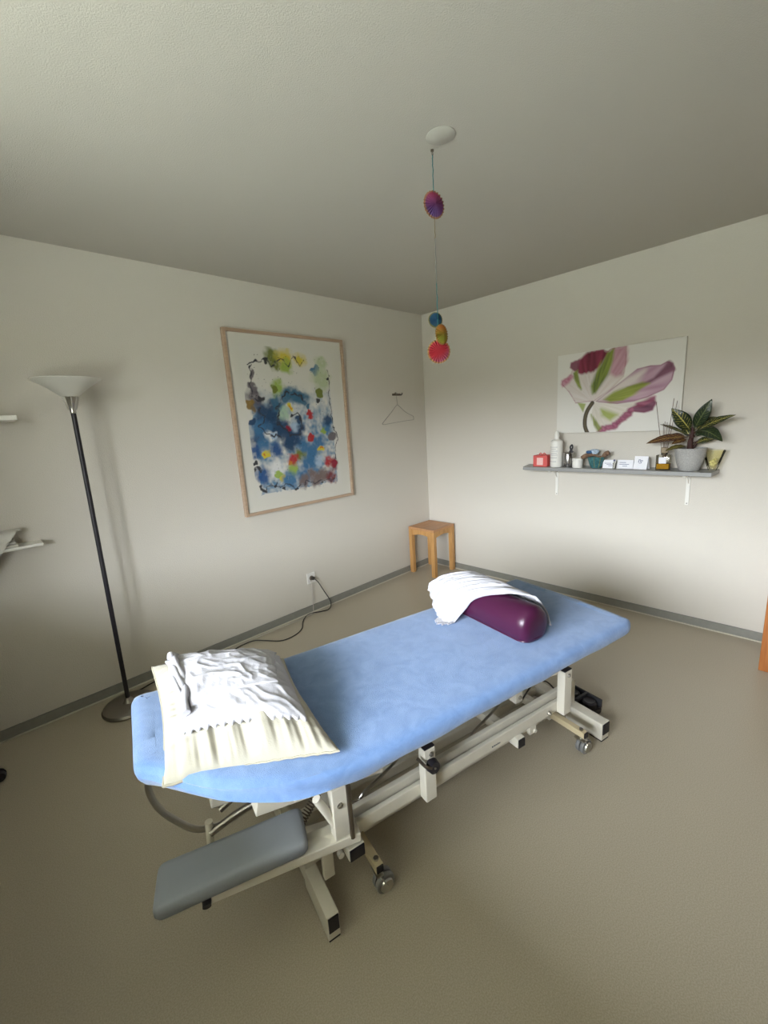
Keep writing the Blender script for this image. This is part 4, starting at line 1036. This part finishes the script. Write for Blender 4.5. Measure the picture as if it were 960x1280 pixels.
def leaf(base, tip, w, face, m, bend=.02, cup=.15):
    """base, tip in world; face = approximate leaf normal"""
    B0 = Vector(base)-pp.location; T0 = Vector(tip)-pp.location; d = T0-B0; Ln = d.length
    N = Vector(face); N = (N-d*(N.dot(d)/d.length_squared)).normalized(); S = d.normalized().cross(N)
    bm = BM(); uvl = bm.loops.layers.uv.new('UVMap'); nu, nv = 18, 8; V = []
    for i in range(nu+1):
        t = i/nu; ww = w*.56*max(.03, (math.sin(PI*min(1, max(0, (t-.10)/.90))**.85))**.85 if t > .10 else .05)
        c = B0 + d*t + N*bend*math.sin(PI*t)
        V.append([bm.verts.new(c + S*ww*(2*j/nv-1) + N*(cup*ww*abs(2*j/nv-1)+.0015*math.sin(t*30)*abs(2*j/nv-1))) for j in range(nv+1)])
    for i in range(nu):
        for j in range(nv):
            f_ = bm.faces.new((V[i][j], V[i+1][j], V[i+1][j+1], V[i][j+1]))
            for lp_, (a, c) in zip(f_.loops, ((i, j), (i+1, j), (i+1, j+1), (i, j+1))): lp_[uvl].uv = (a/nu, c/nv)
    o = obj('leaf', bm, m, pp, smooth=80)
    sd2 = o.modifiers.new('thick', 'SOLIDIFY'); sd2.thickness = .0012
    return o
F = (-1, -.25, .25)
leaf((-.100,-2.257,1.335), (-.165,-2.156,1.486), .080, F, LM['g'])
leaf((-.105,-2.268,1.345), (-.165,-2.357,1.527), .066, F, LM['d'])
leaf((-.095,-2.272,1.340), (-.060,-2.372,1.420), .050, (-1,-.1,.5), LM['g'])
leaf((-.100,-2.280,1.332), (-.190,-2.478,1.430), .046, (-1,-.1,.7), LM['g'])
leaf((-.110,-2.272,1.335), (-.205,-2.432,1.282), .082, (-.7,-.25,.7), LM['d'], bend=.035)
leaf((-.115,-2.256,1.305), (-.185,-2.032,1.270), .052, (-.8,.1,.6), LM['r'], bend=.02)
leaf((-.095,-2.240,1.300), (-.090,-2.120,1.300), .045, (-.9,.1,.4), LM['r'], bend=.012)
leaf((-.100,-2.240,1.312), (-.060,-2.075,1.386), .024, (-.5,0,1), LM['g'], bend=.010)
leaf((-.100,-2.276,1.255), (-.060,-2.375,1.285), .040, (-.8,0,.6), LM['g'])
leaf((-.125,-2.250,1.248), (-.195,-2.145,1.222), .038, (-.6,.1,.8), LM['o'], bend=.012)
leaf((-.120,-2.245,1.290), (-.170,-2.170,1.262), .036, (-.8,.1,.6), LM['r'], bend=.010)
leaf((-.080,-2.270,1.300), (-.035,-2.340,1.350), .045, (-1,0,.4), LM['d'])
leaf((-.085,-2.255,1.290), (-.030,-2.200,1.380), .045, (-1,0,.4), LM['g'])
# yellow glass dish
t = thing('glass_dish', 'pale yellow glass dish leaning behind the plant at right shelf end', 'dish', (-.075, -2.378, SZ))
b = BM(); lathe(b, [(0,.004),(.022,.006),(.030,.03),(.048,.090),(.060,.130),(.057,.131),(.044,.088),(.026,.034),(.016,.014),(0,.012)], (0,0,-.004), 32, sx=.55); obj('dish', b, thin_glass((.995,.985,.90,1)), t, smooth=True)
b = BM()
for k in range(6):
    a = k*2.399; r = .010+.0022*k
    lathe(b, [(0,-.012),(.010,-.006),(.011,.004),(.005,.011),(0,.012)], (r*.4*math.cos(a), r*math.sin(a)*.8, .030+.007*k), 8)
obj('glass_pebbles', b, mat('pale_yellow_glass', (.72,.66,.36), .3), t, smooth=True)

# ------------------------------------------------------------------ left wall ledges at the left edge
t = thing('upper_ledge', 'narrow white wall shelf high at the left edge of the photo', 'shelf', (-3.45, 0, 1.652))
b = BM(); bb(b, (-.30, -.16, -.022), (.270, 0, .002), .004); obj('board', b, M['white'], t)
b = BM(); bb(b, (-.22, -.012, -.12), (-.20, -.001, -.022)); beam(b, (-.21, -.01, -.11), (-.21, -.12, -.024), .01, .01, .001); obj('bracket', b, M['white'], t)
t = thing('lower_ledge', 'white wall shelf with folded towels at the left edge', 'shelf', (-3.45, 0, 1.02))
b = BM(); bb(b, (-.30, -.11, -.016), (.262, 0, .0), .005); obj('board', b, M['white'], t)
b = BM(); bb(b, (-.22, -.012, -.14), (-.20, -.001, -.024)); beam(b, (-.21, -.01, -.13), (-.21, -.09, -.018), .01, .01, .001); obj('bracket', b, M['white'], t)
b = BM()
for k in range(5):
    h = .014; z = 1.0205+h*(k+.5); bb(b, (-3.70, -.104+.004*k, z-h*.47), (-3.285-.006*k, -.02, z+h*.47), .005)
tag(obj('folded_towel', b, M['towel'], None, smooth=True), 'pale folded towel lying flat on the lower left shelf', 'towel')
def drape(z0, y0, L0, x1, slant, pl):
    def f_(u, v, d=0):
        s_ = v*(.09+L0)
        if s_ < .09: y, z = -.02-s_, z0+d
        else: y, z = y0-d, z0-(s_-.09)
        x = -3.70+(x1+3.70)*u - slant*max(0, s_-.06)*u
        w = pl*(1-abs(math.sin((s_*60+u*5)))) if s_ > .05 else 0
        return Vector((x, y-w*(s_ > .09), z+w*(s_ <= .09)+.003*nz(u*6, v*6)))
    return f_
fn = drape(1.094, -.113, .20, -3.262, .75, .006)
b = BM(); slab(b, lambda u, v: fn(u, v, .006), lambda u, v: fn(u, v, 0), 30, 70)
tag(obj('draped_hand_towel', b, M['towel'], None, smooth=80), 'pleated pale towel hanging over the front of lower left shelf', 'towel')
fm = drape(1.0, -.126, .10, -3.31, .9, .004)
b = BM(); slab(b, lambda u, v: Vector((-3.70+.345*u-.16*v*u, -.1125, 1.005-.16*v)), lambda u, v: Vector((-3.70+.345*u-.16*v*u, -.1105, 1.005-.16*v)), 20, 10)
tag(obj('mint_cloth', b, M['mint'], None, smooth=80), 'small mint green cloth hanging below the pleated pale towel', 'cloth')

# rolling stool whose castor peeks in at the left edge
t = thing('rolling_stool', 'rolling stool with black castor at the left edge on floor', 'stool', (-3.755, -.345, 0))
b = BM()
for k in range(5):
    a = 2*PI*k/5; e = Vector((math.cos(a)*.2, math.sin(a)*.2, .075)); beam(b, (0,0,.10), e, .035, .028, .006)
lathe(b, [(0,.07),(.05,.07),(.05,.13),(.03,.14),(0,.14)], seg=24); obj('star_base', b, M['black'], t, smooth=True)
b = BM(); cyl(b, (0,0,.13), (0,0,.46), .024, seg=20); obj('gas_lift', b, M['chrome'], t, smooth=True)
b = BM(); lathe(b, [(0,.46),(.15,.46),(.175,.475),(.18,.50),(.17,.525),(.12,.535),(0,.538)], seg=48); obj('seat', b, M['rubber'], t, smooth=True)
for k in range(5):
    a = 2*PI*k/5; c = Vector((math.cos(a)*.2, math.sin(a)*.2, .0)); tn = Vector((-math.sin(a), math.cos(a), 0))
    b = BM(); cyl(b, c+Vector((0,0,.05)), c+Vector((0,0,.08)), .006)
    for s in (-1, 1): cyl(b, c+tn*s*.006+Vector((0,0,.0255)), c+tn*s*.024+Vector((0,0,.0255)), .0255, .021, seg=24)
    obj('castor', b, M['black'], t, smooth=True)

# ------------------------------------------------------------------ daylight
W = bpy.data.worlds.new('sky'); SC.world = W; W.use_nodes = True; nt = W.node_tree; bg = nt.nodes['Background']
tc = nt.nodes.new('ShaderNodeTexCoord'); sp = nt.nodes.new('ShaderNodeSeparateXYZ'); nt.links.new(tc.outputs['Generated'], sp.inputs[0])
r = nt.nodes.new('ShaderNodeValToRGB'); mr = nt.nodes.new('ShaderNodeMapRange'); mr.inputs['From Min'].default_value = -1
nt.links.new(sp.outputs['Z'], mr.inputs['Value']); nt.links.new(mr.outputs[0], r.inputs['Fac'])
e = r.color_ramp.elements; e[0].position = .525; e[0].color = (.10,.10,.08,1); e[1].position = .565; e[1].color = (.87,.93,1.0,1)
nt.links.new(r.outputs['Color'], bg.inputs['Color']); bg.inputs['Strength'].default_value = 40.0
pl = bpy.data.lights.new('window_portal', 'AREA'); pl.shape = 'RECTANGLE'; pl.size = WZ1-WZ0; pl.size_y = WY1-WY0; pl.cycles.is_portal = True
po = bpy.data.objects.new('window_portal', pl); COL.objects.link(po); po.location = (XB-.54, (WY0+WY1)/2, (WZ0+WZ1)/2); po.rotation_euler = (0, -PI/2, 0)

# ------------------------------------------------------------------ camera
yaw, pit, rol = math.radians(46.30375), math.radians(-11.9165), math.radians(-3.61666)
d = Vector((math.cos(pit)*math.cos(yaw), math.cos(pit)*math.sin(yaw), math.sin(pit)))
rr = d.cross(Vector((0,0,1))).normalized(); u = rr.cross(d)
r2 = rr*math.cos(rol)+u*math.sin(rol); u2 = -rr*math.sin(rol)+u*math.cos(rol)
cam = bpy.data.cameras.new('camera'); co = bpy.data.objects.new('camera', cam); COL.objects.link(co)
co.matrix_world = Matrix(((r2.x,u2.x,-d.x,-3.39001),(r2.y,u2.y,-d.y,-2.85568),(r2.z,u2.z,-d.z,1.51424),(0,0,0,1)))
cam.sensor_fit = 'VERTICAL'; cam.sensor_height = 36; cam.lens = 532.259/1280*36; cam.clip_start = .05
SC.camera = co
SC.view_settings.view_transform = 'Standard'; SC.view_settings.look = 'None'; SC.view_settings.gamma = 1; SC.view_settings.use_curve_mapping = False
SC.view_settings.exposure = 0.5
